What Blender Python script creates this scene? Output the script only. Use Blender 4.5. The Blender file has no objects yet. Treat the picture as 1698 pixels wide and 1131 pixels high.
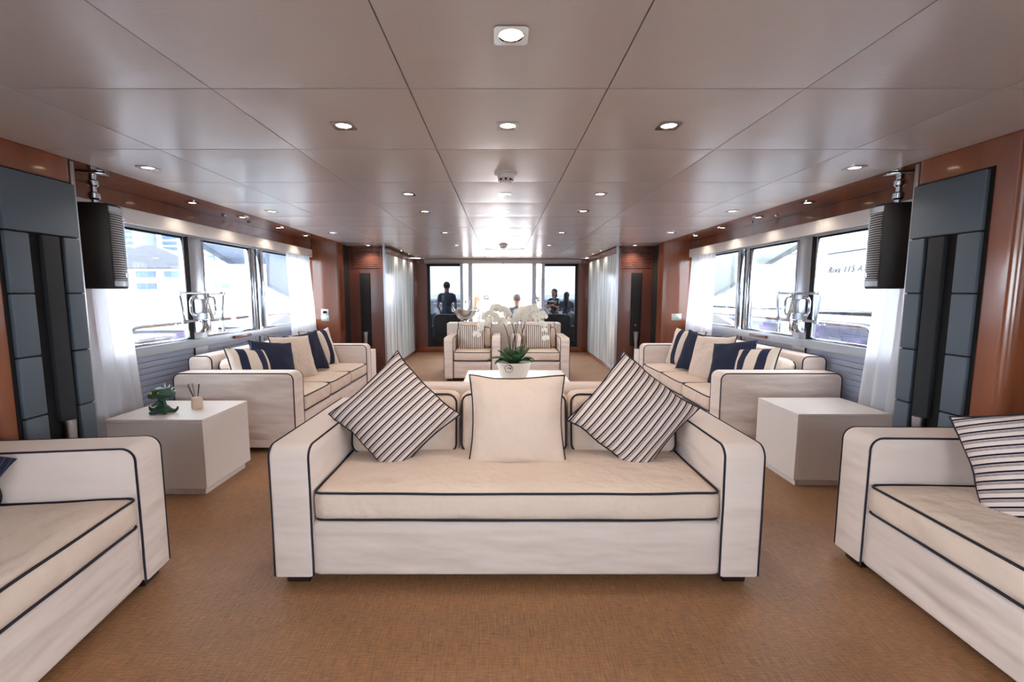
import bpy, bmesh, math, random
from mathutils import Vector, Matrix, noise as mnoise
random.seed(7)
R = math.radians
S = bpy.context.scene
COL = S.collection

# ------------------------------------------------------------------ camera
cam_d = bpy.data.cameras.new('camera'); cam_d.sensor_width = 36.0
cam_d.lens = 755.0 / 1698.0 * 36.0
cam_d.shift_x = 17.0 / 1698.0
cam_d.clip_start = 0.05; cam_d.clip_end = 2000
cam = bpy.data.objects.new('camera', cam_d); COL.objects.link(cam)
cam.location = (-0.03, 0.0, 1.346); cam.rotation_euler = (R(90 - 6.086), 0, 0)
S.camera = cam

# ------------------------------------------------------------------ world, sun, exposure
W = bpy.data.worlds.new('sky'); S.world = W; W.use_nodes = True
wb = W.node_tree.nodes['Background']
wb.inputs['Color'].default_value = (0.86, 0.92, 1.0, 1); wb.inputs['Strength'].default_value = 17.0
sun_d = bpy.data.lights.new('sun', 'SUN'); sun_d.energy = 8.0; sun_d.angle = R(2.0); sun_d.color = (1, .95, .88)
sun = bpy.data.objects.new('sun', sun_d); COL.objects.link(sun)
sun.rotation_euler = (R(-42), R(-8), R(0))
S.view_settings.view_transform = 'Standard'; S.view_settings.look = 'None'
S.view_settings.exposure = 0.22; S.view_settings.gamma = 1.0
S.view_settings.use_curve_mapping = False
LAMP_W = 11.0

# ------------------------------------------------------------------ materials
def lin(c):
    return tuple((v / 255 / 12.92) if v / 255 <= 0.04045 else ((v / 255 + .055) / 1.055) ** 2.4 for v in c)

def mat(name, rgb, rough=.5, metal=0.0, spec=.5, coat=0.0, bump=None, var=None, sheen=0.0, emit=None, trans=0.0):
    """bump=(scale_xyz, strength, distance, detail); var=(scale_xyz, rgb2, contrast lo, hi)"""
    m = bpy.data.materials.new(name); m.use_nodes = True
    nt = m.node_tree; b = nt.nodes['Principled BSDF']
    b.inputs['Base Color'].default_value = (*lin(rgb), 1)
    b.inputs['Roughness'].default_value = rough; b.inputs['Metallic'].default_value = metal
    b.inputs['Specular IOR Level'].default_value = spec; b.inputs['Coat Weight'].default_value = coat
    b.inputs['Coat Roughness'].default_value = .08
    b.inputs['Sheen Weight'].default_value = sheen
    tc = None
    if bump or var:
        tc = nt.nodes.new('ShaderNodeTexCoord')
    def nz(scale, detail):
        mp = nt.nodes.new('ShaderNodeMapping'); mp.inputs['Scale'].default_value = scale
        n = nt.nodes.new('ShaderNodeTexNoise'); n.inputs['Scale'].default_value = 1.0
        n.inputs['Detail'].default_value = detail
        nt.links.new(tc.outputs['Object'], mp.inputs['Vector']); nt.links.new(mp.outputs[0], n.inputs['Vector'])
        return n
    if bump:
        n = nz(bump[0], bump[3] if len(bump) > 3 else 3)
        bp = nt.nodes.new('ShaderNodeBump'); bp.inputs['Strength'].default_value = bump[1]
        bp.inputs['Distance'].default_value = bump[2]
        nt.links.new(n.outputs['Fac'], bp.inputs['Height']); nt.links.new(bp.outputs[0], b.inputs['Normal'])
    if var:
        n = nz(var[0], 4)
        r = nt.nodes.new('ShaderNodeValToRGB'); e = r.color_ramp.elements
        e[0].position, e[1].position = var[2], var[3]
        e[0].color = (*lin(rgb), 1); e[1].color = (*lin(var[1]), 1)
        nt.links.new(n.outputs['Fac'], r.inputs['Fac']); nt.links.new(r.outputs[0], b.inputs['Base Color'])
    if emit:
        b.inputs['Emission Color'].default_value = (*lin(emit[0]), 1); b.inputs['Emission Strength'].default_value = emit[1]
    if trans:
        t = nt.nodes.new('ShaderNodeBsdfTranslucent'); t.inputs['Color'].default_value = (*lin(rgb), 1)
        mx = nt.nodes.new('ShaderNodeMixShader'); mx.inputs['Fac'].default_value = trans
        nt.links.new(b.outputs[0], mx.inputs[1]); nt.links.new(t.outputs[0], mx.inputs[2])
        nt.links.new(mx.outputs[0], nt.nodes['Material Output'].inputs['Surface'])
    return m

def glass_mat(name, tint, refl=1.0, rough=0.0):
    m = bpy.data.materials.new(name); m.use_nodes = True
    nt = m.node_tree; nt.nodes.remove(nt.nodes['Principled BSDF'])
    t = nt.nodes.new('ShaderNodeBsdfTransparent'); t.inputs['Color'].default_value = (*tint, 1)
    g = nt.nodes.new('ShaderNodeBsdfGlossy'); g.inputs['Roughness'].default_value = rough
    f = nt.nodes.new('ShaderNodeFresnel'); f.inputs['IOR'].default_value = 1.45
    mu = nt.nodes.new('ShaderNodeMath'); mu.operation = 'MULTIPLY'; mu.inputs[1].default_value = refl
    mx = nt.nodes.new('ShaderNodeMixShader')
    nt.links.new(f.outputs[0], mu.inputs[0]); nt.links.new(mu.outputs[0], mx.inputs['Fac'])
    nt.links.new(t.outputs[0], mx.inputs[1]); nt.links.new(g.outputs[0], mx.inputs[2])
    nt.links.new(mx.outputs[0], nt.nodes['Material Output'].inputs['Surface'])
    return m

def stripe_mat(name, base, line, period, bands, axis='X', rough=.85):
    """fabric with printed stripes across the object's own axis; bands = [(start, end)] as fractions of a period"""
    m = mat(name, base, rough, spec=.2, bump=((260, 260, 260), .25, .002, 2)); nt = m.node_tree
    b = nt.nodes['Principled BSDF']
    tc = nt.nodes.new('ShaderNodeTexCoord'); sp = nt.nodes.new('ShaderNodeSeparateXYZ')
    nt.links.new(tc.outputs['Object'], sp.inputs[0])
    d = nt.nodes.new('ShaderNodeMath'); d.operation = 'DIVIDE'; d.inputs[1].default_value = period
    nt.links.new(sp.outputs[axis], d.inputs[0])
    fr = nt.nodes.new('ShaderNodeMath'); fr.operation = 'FRACT'; nt.links.new(d.outputs[0], fr.inputs[0])
    r = nt.nodes.new('ShaderNodeValToRGB'); r.color_ramp.interpolation = 'CONSTANT'
    e = r.color_ramp.elements; e[0].position = 0; e[0].color = (*lin(base), 1)
    first = True
    for a, c in bands:
        if first: x = e[1]; x.position = a; first = False
        else: x = e.new(a)
        x.color = (*lin(line), 1)
        y = e.new(c); y.color = (*lin(base), 1)
    nt.links.new(fr.outputs[0], r.inputs[0]); nt.links.new(r.outputs[0], b.inputs['Base Color'])
    return m

M = {}
M['linen'] = mat('ivory_linen', (226, 211, 203), .8, spec=.25, sheen=.15, bump=((3, 3, 10), .55, .075, 1.5))
M['cushion'] = mat('ivory_cushion', (226, 207, 192), .8, spec=.25, sheen=.15, bump=((9, 9, 9), .55, .045, 2.5))
M['piping'] = mat('navy_piping', (24, 26, 42), .7)
M['legwood'] = mat('dark_leg_wood', (34, 22, 20), .4)
M['white'] = mat('white_lacquer', (232, 226, 222), .35, spec=.4)
M['wood'] = mat('cherry_veneer', (142, 80, 50), .22, coat=.5, var=((3.2, 3.2, .35), (106, 56, 35), .35, .7), bump=((60, 60, 2), .03, .002))
M['wood_dark'] = mat('dark_cherry_veneer', (116, 70, 58), .3, coat=.3, var=((3.2, 3.2, .35), (92, 52, 43), .35, .7))
M['ceil'] = mat('ceiling_leatherette', (208, 205, 207), .25, spec=.9, bump=((14, 60, 20), .10, .008, 6))
M['ceil_back'] = mat('ceiling_joint', (110, 104, 102), .8)
M['panel'] = mat('grey_leather', (80, 90, 100), .55, spec=.45, bump=((350, 350, 350), .25, .0015, 2))
M['black'] = mat('black_grille', (40, 43, 46), .75, spec=.3)
M['blackmatt'] = mat('black_recess', (12, 12, 14), .9)
M['speaker'] = mat('black_speaker_case', (24, 22, 23), .55, spec=.4)
M['chrome'] = mat('polished_steel', (188, 192, 198), .1, metal=1)
M['steel'] = mat('brushed_steel', (186, 190, 196), .3, metal=1)
M['alu'] = mat('grey_painted_frame', (168, 174, 184), .35, metal=.3)
M['clad'] = mat('grey_blue_cladding', (150, 158, 178), .35, spec=.5)
M['curtain'] = mat('white_sheer', (238, 238, 242), .9, trans=.45)
M['pelmet'] = mat('white_pelmet_cloth', (244, 242, 240), .8)
M['navy'] = mat('navy_cloth', (40, 48, 80), .85)
M['glass'] = glass_mat('clear_glass', (.96, .98, .98), .9)
M['sideglass'] = glass_mat('lightly_tinted_glass', (.80, .82, .83), .5)
M['tint'] = glass_mat('smoked_glass', (.25, .265, .285), 1.0)
M['switch'] = mat('steel_switch_plate', (196, 198, 190), .35, metal=.6)
M['led'] = mat('green_led', (120, 255, 160), .5, emit=((120, 255, 160), 2))
M['redled'] = mat('red_led', (255, 60, 40), .5, emit=((255, 60, 40), 2))
M['lens'] = mat('lit_lamp_lens', (255, 240, 220), .4, emit=((255, 226, 190), 9.0))
M['plastic'] = mat('white_plastic', (225, 222, 220), .45)
M['green'] = mat('dragon_green', (38, 74, 58), .4, spec=.5, bump=((70, 70, 70), .4, .004))
M['bone'] = mat('spike_white', (225, 228, 230), .5)
M['gold'] = mat('yellow_eye', (205, 160, 40), .4)
M['ceramic'] = mat('beige_ceramic', (214, 190, 168), .5)
M['reed'] = mat('dark_reed', (34, 30, 36), .7)
M['potwhite'] = mat('ivory_pot', (226, 220, 212), .45)
M['leaf'] = mat('orchid_leaf', (38, 74, 44), .35, var=((9, 9, 9), (58, 98, 58), .3, .7))
M['stem'] = mat('orchid_stem', (72, 66, 52), .6)
M['petal'] = mat('white_petal', (240, 240, 234), .6, trans=.3)
M['bud'] = mat('flower_throat', (216, 206, 168), .6)
M['moss'] = mat('pot_moss', (60, 66, 44), .9)
M['dot'] = mat('grey_mark', (70, 66, 70), .6)
M['silver'] = mat('silver_bowl', (196, 198, 196), .2, metal=1)
M['teak'] = mat('teak_deck', (176, 150, 122), .7, var=((2, 30, 2), (156, 130, 104), .3, .7))
M['boatwhite'] = mat('gelcoat_white', (176, 178, 182), .3)
M['finblue'] = mat('blue_grey_gelcoat', (86, 104, 128), .4)
M['fingreen'] = mat('grey_green_gelcoat', (150, 162, 160), .4)
M['darkglass'] = mat('dark_hull_glass', (66, 68, 84), .12, var=((.9, .9, 2.5), (130, 96, 150), .5, .75))  # purple patches are reflections painted into the glass colour
M['quay'] = mat('quay_stone', (158, 160, 164), .9, var=((.35, .35, .8), (132, 134, 140), .35, .7))
M['tower'] = mat('tower_pale', (146, 156, 174), .7)
M['towerglass'] = mat('tower_window_band', (84, 102, 140), .4)
M['roof'] = mat('slate_roof', (52, 56, 66), .7)
M['letter'] = mat('dark_lettering', (40, 46, 62), .5)
M['sea'] = mat('sea_water', (110, 130, 140), .15, bump=((.8, .8, .8), .3, .1))
M['outsofa'] = mat('charcoal_weave', (96, 104, 114), .8, bump=((80, 10, 10), .4, .01))
M['skin'] = mat('skin', (196, 150, 126), .6)
M['hairdark'] = mat('dark_hair', (34, 30, 32), .6)
M['hairgrey'] = mat('grey_hair', (112, 108, 108), .7)
M['hairfair'] = mat('fair_hair', (170, 146, 116), .6)
M['shirtnavy'] = mat('navy_shirt', (96, 106, 130), .85)
M['shirtdark'] = mat('charcoal_shirt', (78, 84, 98), .85)
M['shirtwhite'] = mat('white_shirt', (225, 225, 228), .85)
M['shirtpat'] = mat('black_white_print', (40, 40, 46), .85, var=((16, 16, 16), (220, 220, 224), .55, .58))
M['trouser'] = mat('dark_trousers', (46, 50, 62), .85)
M['shade'] = mat('sunglasses', (20, 20, 24), .2)
M['cap'] = mat('pale_cap', (150, 160, 178), .8)
STRIPE = (34, 30, 48)
M['ticking'] = stripe_mat('ticking_stripe', (222, 208, 202), STRIPE, .034, [(.05, .27), (.36, .43), (.50, .57)])
M['ticking2'] = stripe_mat('ticking_stripe_fine', (226, 214, 204), STRIPE, .031, [(.1, .42)])
M['wide'] = stripe_mat('wide_navy_stripe', (228, 214, 200), (42, 48, 74), .19, [(.30, .72)])
M['pin'] = stripe_mat('navy_pinstripe', (36, 40, 62), (84, 90, 116), .022, [(.1, .2)])

def carpet():
    m = mat('sisal_carpet', (158, 118, 82), .5, spec=.8, sheen=.3); nt = m.node_tree; b = nt.nodes['Principled BSDF']; b.inputs['Sheen Tint'].default_value = (1, .78, .55, 1)
    tc = nt.nodes.new('ShaderNodeTexCoord')
    def nz(sc, det):
        mp = nt.nodes.new('ShaderNodeMapping'); mp.inputs['Scale'].default_value = sc
        n = nt.nodes.new('ShaderNodeTexNoise'); n.inputs['Scale'].default_value = 1; n.inputs['Detail'].default_value = det
        nt.links.new(tc.outputs['Object'], mp.inputs[0]); nt.links.new(mp.outputs[0], n.inputs['Vector']); return n
    a, c, d = nz((150, 14, 1), 3), nz((24, 170, 1), 3), nz((.9, 2.5, 1), 4)
    mu = nt.nodes.new('ShaderNodeMath'); mu.operation = 'ADD'
    nt.links.new(a.outputs['Fac'], mu.inputs[0]); nt.links.new(c.outputs['Fac'], mu.inputs[1])
    m2 = nt.nodes.new('ShaderNodeMath'); m2.operation = 'MULTIPLY_ADD'; m2.inputs[1].default_value = .5
    nt.links.new(d.outputs['Fac'], m2.inputs[0]); nt.links.new(mu.outputs[0], m2.inputs[2])
    r = nt.nodes.new('ShaderNodeValToRGB'); e = r.color_ramp.elements
    mr = nt.nodes.new('ShaderNodeMapRange'); mr.inputs[1].default_value = .82; mr.inputs[2].default_value = 1.68
    nt.links.new(m2.outputs[0], mr.inputs[0]); nt.links.new(mr.outputs[0], r.inputs[0])
    e[0].color = (*lin((84, 49, 21)), 1); e[1].color = (*lin((176, 118, 64)), 1)
    nt.links.new(r.outputs[0], b.inputs['Base Color'])
    bp = nt.nodes.new('ShaderNodeBump'); bp.inputs['Strength'].default_value = .6; bp.inputs['Distance'].default_value = .004
    nt.links.new(mu.outputs[0], bp.inputs['Height']); nt.links.new(bp.outputs[0], b.inputs['Normal'])
    return m
M['carpet'] = carpet()

def streak():
    m = mat('streaked_glass', (214, 222, 224), .25, spec=.5); nt = m.node_tree; b = nt.nodes['Principled BSDF']
    tc = nt.nodes.new('ShaderNodeTexCoord'); mp = nt.nodes.new('ShaderNodeMapping')
    mp.inputs['Scale'].default_value = (22, 22, .7)
    n = nt.nodes.new('ShaderNodeTexNoise'); n.inputs['Scale'].default_value = 1; n.inputs['Detail'].default_value = 5
    nt.links.new(tc.outputs['Object'], mp.inputs[0]); nt.links.new(mp.outputs[0], n.inputs['Vector'])
    r = nt.nodes.new('ShaderNodeValToRGB'); e = r.color_ramp.elements
    e[0].position, e[1].position = .38, .6
    e[0].color = (*lin((146, 164, 172)), 1); e[1].color = (*lin((232, 236, 234)), 1)
    nt.links.new(n.outputs['Fac'], r.inputs[0]); nt.links.new(r.outputs[0], b.inputs['Base Color'])
    bp = nt.nodes.new('ShaderNodeBump'); bp.inputs['Strength'].default_value = .4; bp.inputs['Distance'].default_value = .006
    nt.links.new(n.outputs['Fac'], bp.inputs['Height']); nt.links.new(bp.outputs[0], b.inputs['Normal'])
    return m
M['streak'] = streak()

# ------------------------------------------------------------------ helpers
def ob(name, me, m=None, parent=None, loc=(0, 0, 0), rot=(0, 0, 0)):
    o = bpy.data.objects.new(name, me); COL.objects.link(o)
    if m is not None and hasattr(me, 'materials') and len(me.materials) == 0:
        me.materials.append(M[m] if isinstance(m, str) else m)
    o.parent = parent; o.location = loc; o.rotation_euler = rot
    return o

def tag(o, label=None, cat=None, group=None, kind=None):
    if label: o['label'] = label
    if cat: o['category'] = cat
    if group: o['group'] = group
    if kind: o['kind'] = kind
    return o

def thing(name, label, cat, loc=(0, 0, 0), rotz=0, group=None, kind=None):
    o = bpy.data.objects.new(name, None); COL.objects.link(o); o.empty_display_size = .1
    o.location = loc; o.rotation_euler = (0, 0, rotz)
    return tag(o, label, cat, group, kind)

def mesh_from(bm, smooth=40, name='mesh'):
    me = bpy.data.meshes.new(name); bmesh.ops.recalc_face_normals(bm, faces=bm.faces)
    bm.to_mesh(me); bm.free()
    if smooth:
        me.shade_smooth(); me.set_sharp_from_angle(angle=R(smooth))
    return me

def add_box(bm, x0, x1, y0, y1, z0, z1):
    v = [bm.verts.new(p) for p in ((x0, y0, z0), (x1, y0, z0), (x1, y1, z0), (x0, y1, z0), (x0, y0, z1), (x1, y0, z1), (x1, y1, z1), (x0, y1, z1))]
    for f in ((0, 3, 2, 1), (4, 5, 6, 7), (0, 1, 5, 4), (1, 2, 6, 5), (2, 3, 7, 6), (3, 0, 4, 7)):
        bm.faces.new([v[i] for i in f])
    return v

def box(x0, x1, y0, y1, z0, z1, bev=0.0, seg=2):
    bm = bmesh.new()
    add_box(bm, min(x0, x1), max(x0, x1), min(y0, y1), max(y0, y1), min(z0, z1), max(z0, z1))
    if bev:
        bmesh.ops.bevel(bm, geom=bm.edges[:], offset=bev, segments=seg, profile=.5, affect='EDGES')
    return mesh_from(bm, 40 if bev else 0)

def boxes(lst):
    bm = bmesh.new()
    for b in lst:
        add_box(bm, min(b[0], b[1]), max(b[0], b[1]), min(b[2], b[3]), max(b[2], b[3]), min(b[4], b[5]), max(b[4], b[5]))
    return mesh_from(bm, 0)

def tube(pts, r, closed=False, n=8, rads=None):
    pts = [Vector(p) for p in pts]; bm = bmesh.new(); N = len(pts); rings = []
    up = None
    for i, p in enumerate(pts):
        a = pts[i - 1] if (i > 0 or closed) else p
        c = pts[(i + 1) % N] if (i < N - 1 or closed) else p
        t = (c - a).normalized() if (c - a).length > 1e-9 else Vector((0, 0, 1))
        if up is None:
            up = t.orthogonal().normalized()
        else:
            up = (up - t * up.dot(t));
            up = up.normalized() if up.length > 1e-6 else t.orthogonal().normalized()
        s = t.cross(up); rr = rads[i] if rads else r
        rings.append([bm.verts.new(p + (up * math.cos(k * 2 * math.pi / n) + s * math.sin(k * 2 * math.pi / n)) * rr) for k in range(n)])
    for i in range(N if closed else N - 1):
        A, B = rings[i], rings[(i + 1) % N]
        off = 0
        if closed and i == N - 1:
            off = min(range(n), key=lambda o: sum((A[k].co - B[(k + o) % n].co).length for k in range(n)))
        for k in range(n):
            bm.faces.new((A[k], A[(k + 1) % n], B[(k + 1 + off) % n], B[(k + off) % n]))
    if not closed:
        bm.faces.new(rings[0][::-1]); bm.faces.new(rings[-1])
    return mesh_from(bm, 60)

def lathe(prof, n=32, sx=1.0, sy=1.0):
    bm = bmesh.new(); rings = []
    for r, z in prof:
        rings.append([bm.verts.new((max(r, 1e-4) * math.cos(k * 2 * math.pi / n) * sx, max(r, 1e-4) * math.sin(k * 2 * math.pi / n) * sy, z)) for k in range(n)])
    for A, B in zip(rings, rings[1:]):
        for k in range(n):
            bm.faces.new((A[k], A[(k + 1) % n], B[(k + 1) % n], B[k]))
    bm.faces.new(rings[0][::-1]); bm.faces.new(rings[-1])
    return mesh_from(bm, 35)

def prism(poly, axis, a, b, bev=0.0, seg=3, smooth=40):
    """extrude a 2D polygon along an axis; poly is in the two other axes in order"""
    bm = bmesh.new()
    def P(u, v, w):
        return {'X': (w, u, v), 'Y': (u, w, v), 'Z': (u, v, w)}[axis]
    A = [bm.verts.new(P(u, v, a)) for u, v in poly]; B = [bm.verts.new(P(u, v, b)) for u, v in poly]
    fa, fb = bm.faces.new(A), bm.faces.new(B)
    n = len(poly)
    for i in range(n):
        bm.faces.new((A[i], A[(i + 1) % n], B[(i + 1) % n], B[i]))
    bmesh.ops.recalc_face_normals(bm, faces=bm.faces)
    if bev:
        es = list(fa.edges) + list(fb.edges)
        bmesh.ops.bevel(bm, geom=es, offset=bev, segments=seg, profile=.5, affect='EDGES')
    return mesh_from(bm, smooth)

def round_rect(x0, x1, y0, y1, r, corners=(1, 1, 1, 1), seg=6):
    """corners: bl, br, tr, tl; counter-clockwise"""
    out = []
    for (cx, cy, a0), on in zip(((x0 + r, y0 + r, 180), (x1 - r, y0 + r, 270), (x1 - r, y1 - r, 0), (x0 + r, y1 - r, 90)), corners):
        if on:
            for k in range(seg + 1):
                a = R(a0 + 90 * k / seg); out.append((cx + r * math.cos(a), cy + r * math.sin(a)))
        else:
            out.append((x0 if a0 in (180, 90) else x1, y0 if a0 in (180, 270) else y1))
    return out

def soft_box(w, d, h, r, n=(16, 10, 5), puff=(0, 0, 0), wob=.003, seed=0.0):
    """upholstered block centred at origin; puff = bulge of the x, y and z faces"""
    bm = bmesh.new(); half = Vector((w / 2, d / 2, h / 2)); cache = {}
    def place(u, v, t):
        p = Vector((u * half.x, v * half.y, t * half.z))
        inner = Vector([max(-(half[i] - r), min(half[i] - r, p[i])) for i in range(3)])
        q = p - inner
        if q.length > 1e-9:
            p = inner + q.normalized() * min(r, max(abs(q.x), abs(q.y), abs(q.z)) if q.length else r)
        fx, fy, fz = 1 - u * u, 1 - v * v, 1 - t * t
        p.x += puff[0] * u * max(0, fy * fz) ** .7; p.y += puff[1] * v * max(0, fx * fz) ** .7; p.z += puff[2] * t * max(0, fx * fy) ** .6
        nv = mnoise.noise_vector(p * 5 + Vector((seed, seed * 1.7, 0)))
        return p + nv * wob
    def vert(u, v, t):
        k = (round(u, 5), round(v, 5), round(t, 5))
        if k not in cache: cache[k] = bm.verts.new(place(u, v, t))
        return cache[k]
    def lat(k):
        base = [-1 + 2 * i / k for i in range(k + 1)]; return [math.copysign(abs(b) ** .75, b) if b else 0 for b in base]
    L = [lat(k) for k in n]
    for ax in range(3):
        o = [i for i in range(3) if i != ax]
        for s in (-1, 1):
            for i in range(n[o[0]]):
                for j in range(n[o[1]]):
                    q = []
                    for di, dj in ((0, 0), (1, 0), (1, 1), (0, 1)):
                        c = [0, 0, 0]; c[ax] = s; c[o[0]] = L[o[0]][i + di]; c[o[1]] = L[o[1]][j + dj]; q.append(vert(*c))
                    if len(set(q)) == 4:
                        try: bm.faces.new(q)
                        except ValueError: pass
    return mesh_from(bm, 70)

def pillow(w, h, t, m, parent, pipe=True, n=24, sag=.095, seed=0):
    """throw pillow standing in its X-Z plane, thickness along Y, centred"""
    bm = bmesh.new(); g = {}
    rnd = Vector((seed * 3.1, seed * 1.3, seed))
    def xy(u, v):
        wv = mnoise.noise(Vector((u * 2.2, v * 2.2, 0)) + rnd) * .010
        a_, b_ = _xy(u, v); return a_ * (1 + wv), b_ * (1 + mnoise.noise(Vector((v * 2.2, u * 2.2, 5)) + rnd) * .05)
    def _xy(u, v):
        return w / 2 * u * (1 - sag * (1 - v * v) ** 1.0), h / 2 * v * (1 - sag * (1 - u * u) ** 1.0)
    for s in (-1, 1):
        for i in range(n + 1):
            for j in range(n + 1):
                u, v = -1 + 2 * i / n, -1 + 2 * j / n
                u, v = math.sin(u * math.pi / 2), math.sin(v * math.pi / 2)
                e = i in (0, n) or j in (0, n)
                if e and s == 1:
                    g[s, i, j] = g[-1, i, j]; continue
                x, z = xy(u, v)
                y = s * t / 2 * (max(0, (1 - u * u) * (1 - v * v))) ** .42
                p = Vector((x, y, z))
                if not e: p.y += mnoise.noise(p * 9 + rnd) * .012
                g[s, i, j] = bm.verts.new(p)
    for s in (-1, 1):
        for i in range(n):
            for j in range(n):
                f = (g[s, i, j], g[s, i + 1, j], g[s, i + 1, j + 1], g[s, i, j + 1])
                bm.faces.new(f if s == -1 else f[::-1])
    o = ob('cover', mesh_from(bm, 180), m, parent)
    if pipe:
        pts = []
        for a, b, fx in ((-1, -1, 0), (1, -1, 1), (1, 1, 2), (-1, 1, 3)):
            for k in range(12):
                q = -1 + 2 * k / 12
                u, v = ((q, -1), (1, q), (-q, 1), (-1, -q))[fx]; x, z = xy(u, v); pts.append((x, 0, z))
        ob('piping', tube(pts, .0065, True, 6), 'piping', o)
    return o

def copy_tree(o, parent=None):
    c = o.copy(); COL.objects.link(c); c.parent = parent
    for ch in list(o.children): copy_tree(ch, c)
    return c

def blob(prims, voxel, smooth=6):
    """one continuous mesh grown from overlapping capsules and ellipsoids"""
    bm = bmesh.new()
    for p in prims:
        if p[0] == 'cap':
            a, ra, b, rb = Vector(p[1]), p[2], Vector(p[3]), p[4]; d = b - a
            for c, r in ((a, ra), (b, rb)):
                bmesh.ops.create_icosphere(bm, subdivisions=2, radius=r, matrix=Matrix.Translation(c))
            if d.length > 1e-5:
                q = d.to_track_quat('Z', 'Y').to_matrix().to_4x4()
                bmesh.ops.create_cone(bm, cap_ends=True, segments=14, radius1=ra, radius2=rb, depth=d.length, matrix=Matrix.Translation((a + b) / 2) @ q)
        else:
            c, r = Vector(p[1]), p[2]; rot = Matrix.Rotation(p[3] if len(p) > 3 else 0, 4, p[4] if len(p) > 4 else 'Z')
            bmesh.ops.create_icosphere(bm, subdivisions=3, radius=1, matrix=Matrix.Translation(c) @ rot @ Matrix.Diagonal((*r, 1)))
    me = bpy.data.meshes.new('blob_source'); bm.to_mesh(me); bm.free()
    t = bpy.data.objects.new('blob_source', me); COL.objects.link(t)
    r = t.modifiers.new('r', 'REMESH'); r.mode = 'VOXEL'; r.voxel_size = voxel
    if smooth:
        s = t.modifiers.new('s', 'SMOOTH'); s.iterations = smooth; s.factor = .5
    dg = bpy.context.evaluated_depsgraph_get(); dg.update()
    out = bpy.data.meshes.new_from_object(t.evaluated_get(dg))
    bpy.data.objects.remove(t); bpy.data.meshes.remove(me)
    out.materials.clear(); out.shade_smooth()
    return out

ORD = ['nearest', 'second', 'third', 'fourth', 'fifth', 'sixth', 'seventh', 'eighth', 'ninth', 'tenth']
SIDE = {-1: 'left', 1: 'right'}
def wx(s, v): return s * v - .045            # x of a wall line at half-breadth v
WALL, WIN, Z1 = 2.44, 2.85, 2.10
YB, YE = -4.0, 10.3

# ================================================================== STRUCTURE
fl = ob('floor', box(-3.1, 3.0, YB, YE + .1, -.06, 0), 'carpet')
tag(fl, 'brown woven sisal carpet covering the saloon floor', 'floor', kind='structure')

ceil = ob('ceiling', box(-3.2, 3.1, YB, YE, Z1 + .012, Z1 + .08), 'ceil_back')
tag(ceil, 'ceiling of square silvery leatherette panels', 'ceiling', kind='structure')
PX = [-2.485, -1.85, -1.112, -.375, .365, 1.10, 1.835, 2.395]
PY = [1.784 + .722 * k for k in range(-8, 12)] + [YE]
pmesh = {}
for j in range(len(PY) - 1):
    for i in range(len(PX) - 1):
        w, d = PX[i + 1] - PX[i] - .005, PY[j + 1] - PY[j] - .007
        if i in (0, 6) and PY[j] > 7.4: continue
        if i in (0, 6): pass
        key = (round(w, 3), round(d, 3))
        if key not in pmesh:
            bm = bmesh.new(); nx, ny = 8, 8; b = .006; vs = {}
            for a in range(nx + 1):
                for c in range(ny + 1):
                    vs[a, c] = bm.verts.new((-w / 2 + w * a / nx, -d / 2 + d * c / ny, -.004 * (1 - (2 * a / nx - 1) ** 6) * (1 - (2 * c / ny - 1) ** 6)))
            for a in range(nx):
                for c in range(ny): bm.faces.new((vs[a, c], vs[a, c + 1], vs[a + 1, c + 1], vs[a + 1, c]))
            edge = [vs[a, 0] for a in range(nx + 1)] + [vs[nx, c] for c in range(1, ny + 1)] + [vs[a, ny] for a in range(nx - 1, -1, -1)] + [vs[0, c] for c in range(ny - 1, 0, -1)]
            top = [bm.verts.new((v.co.x, v.co.y, .014)) for v in edge]
            for k in range(len(edge)):
                k2 = (k + 1) % len(edge); bm.faces.new((edge[k], edge[k2], top[k2], top[k]))
            me = bpy.data.meshes.new('ceiling_panel'); bm.to_mesh(me); bm.free(); me.shade_smooth(); me.set_sharp_from_angle(angle=R(30))
            me.materials.append(M['ceil']); pmesh[key] = me
        ob('ceiling_panel', pmesh[key], None, ceil, ((PX[i] + PX[i + 1]) / 2, (PY[j] + PY[j + 1]) / 2, Z1))

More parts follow.
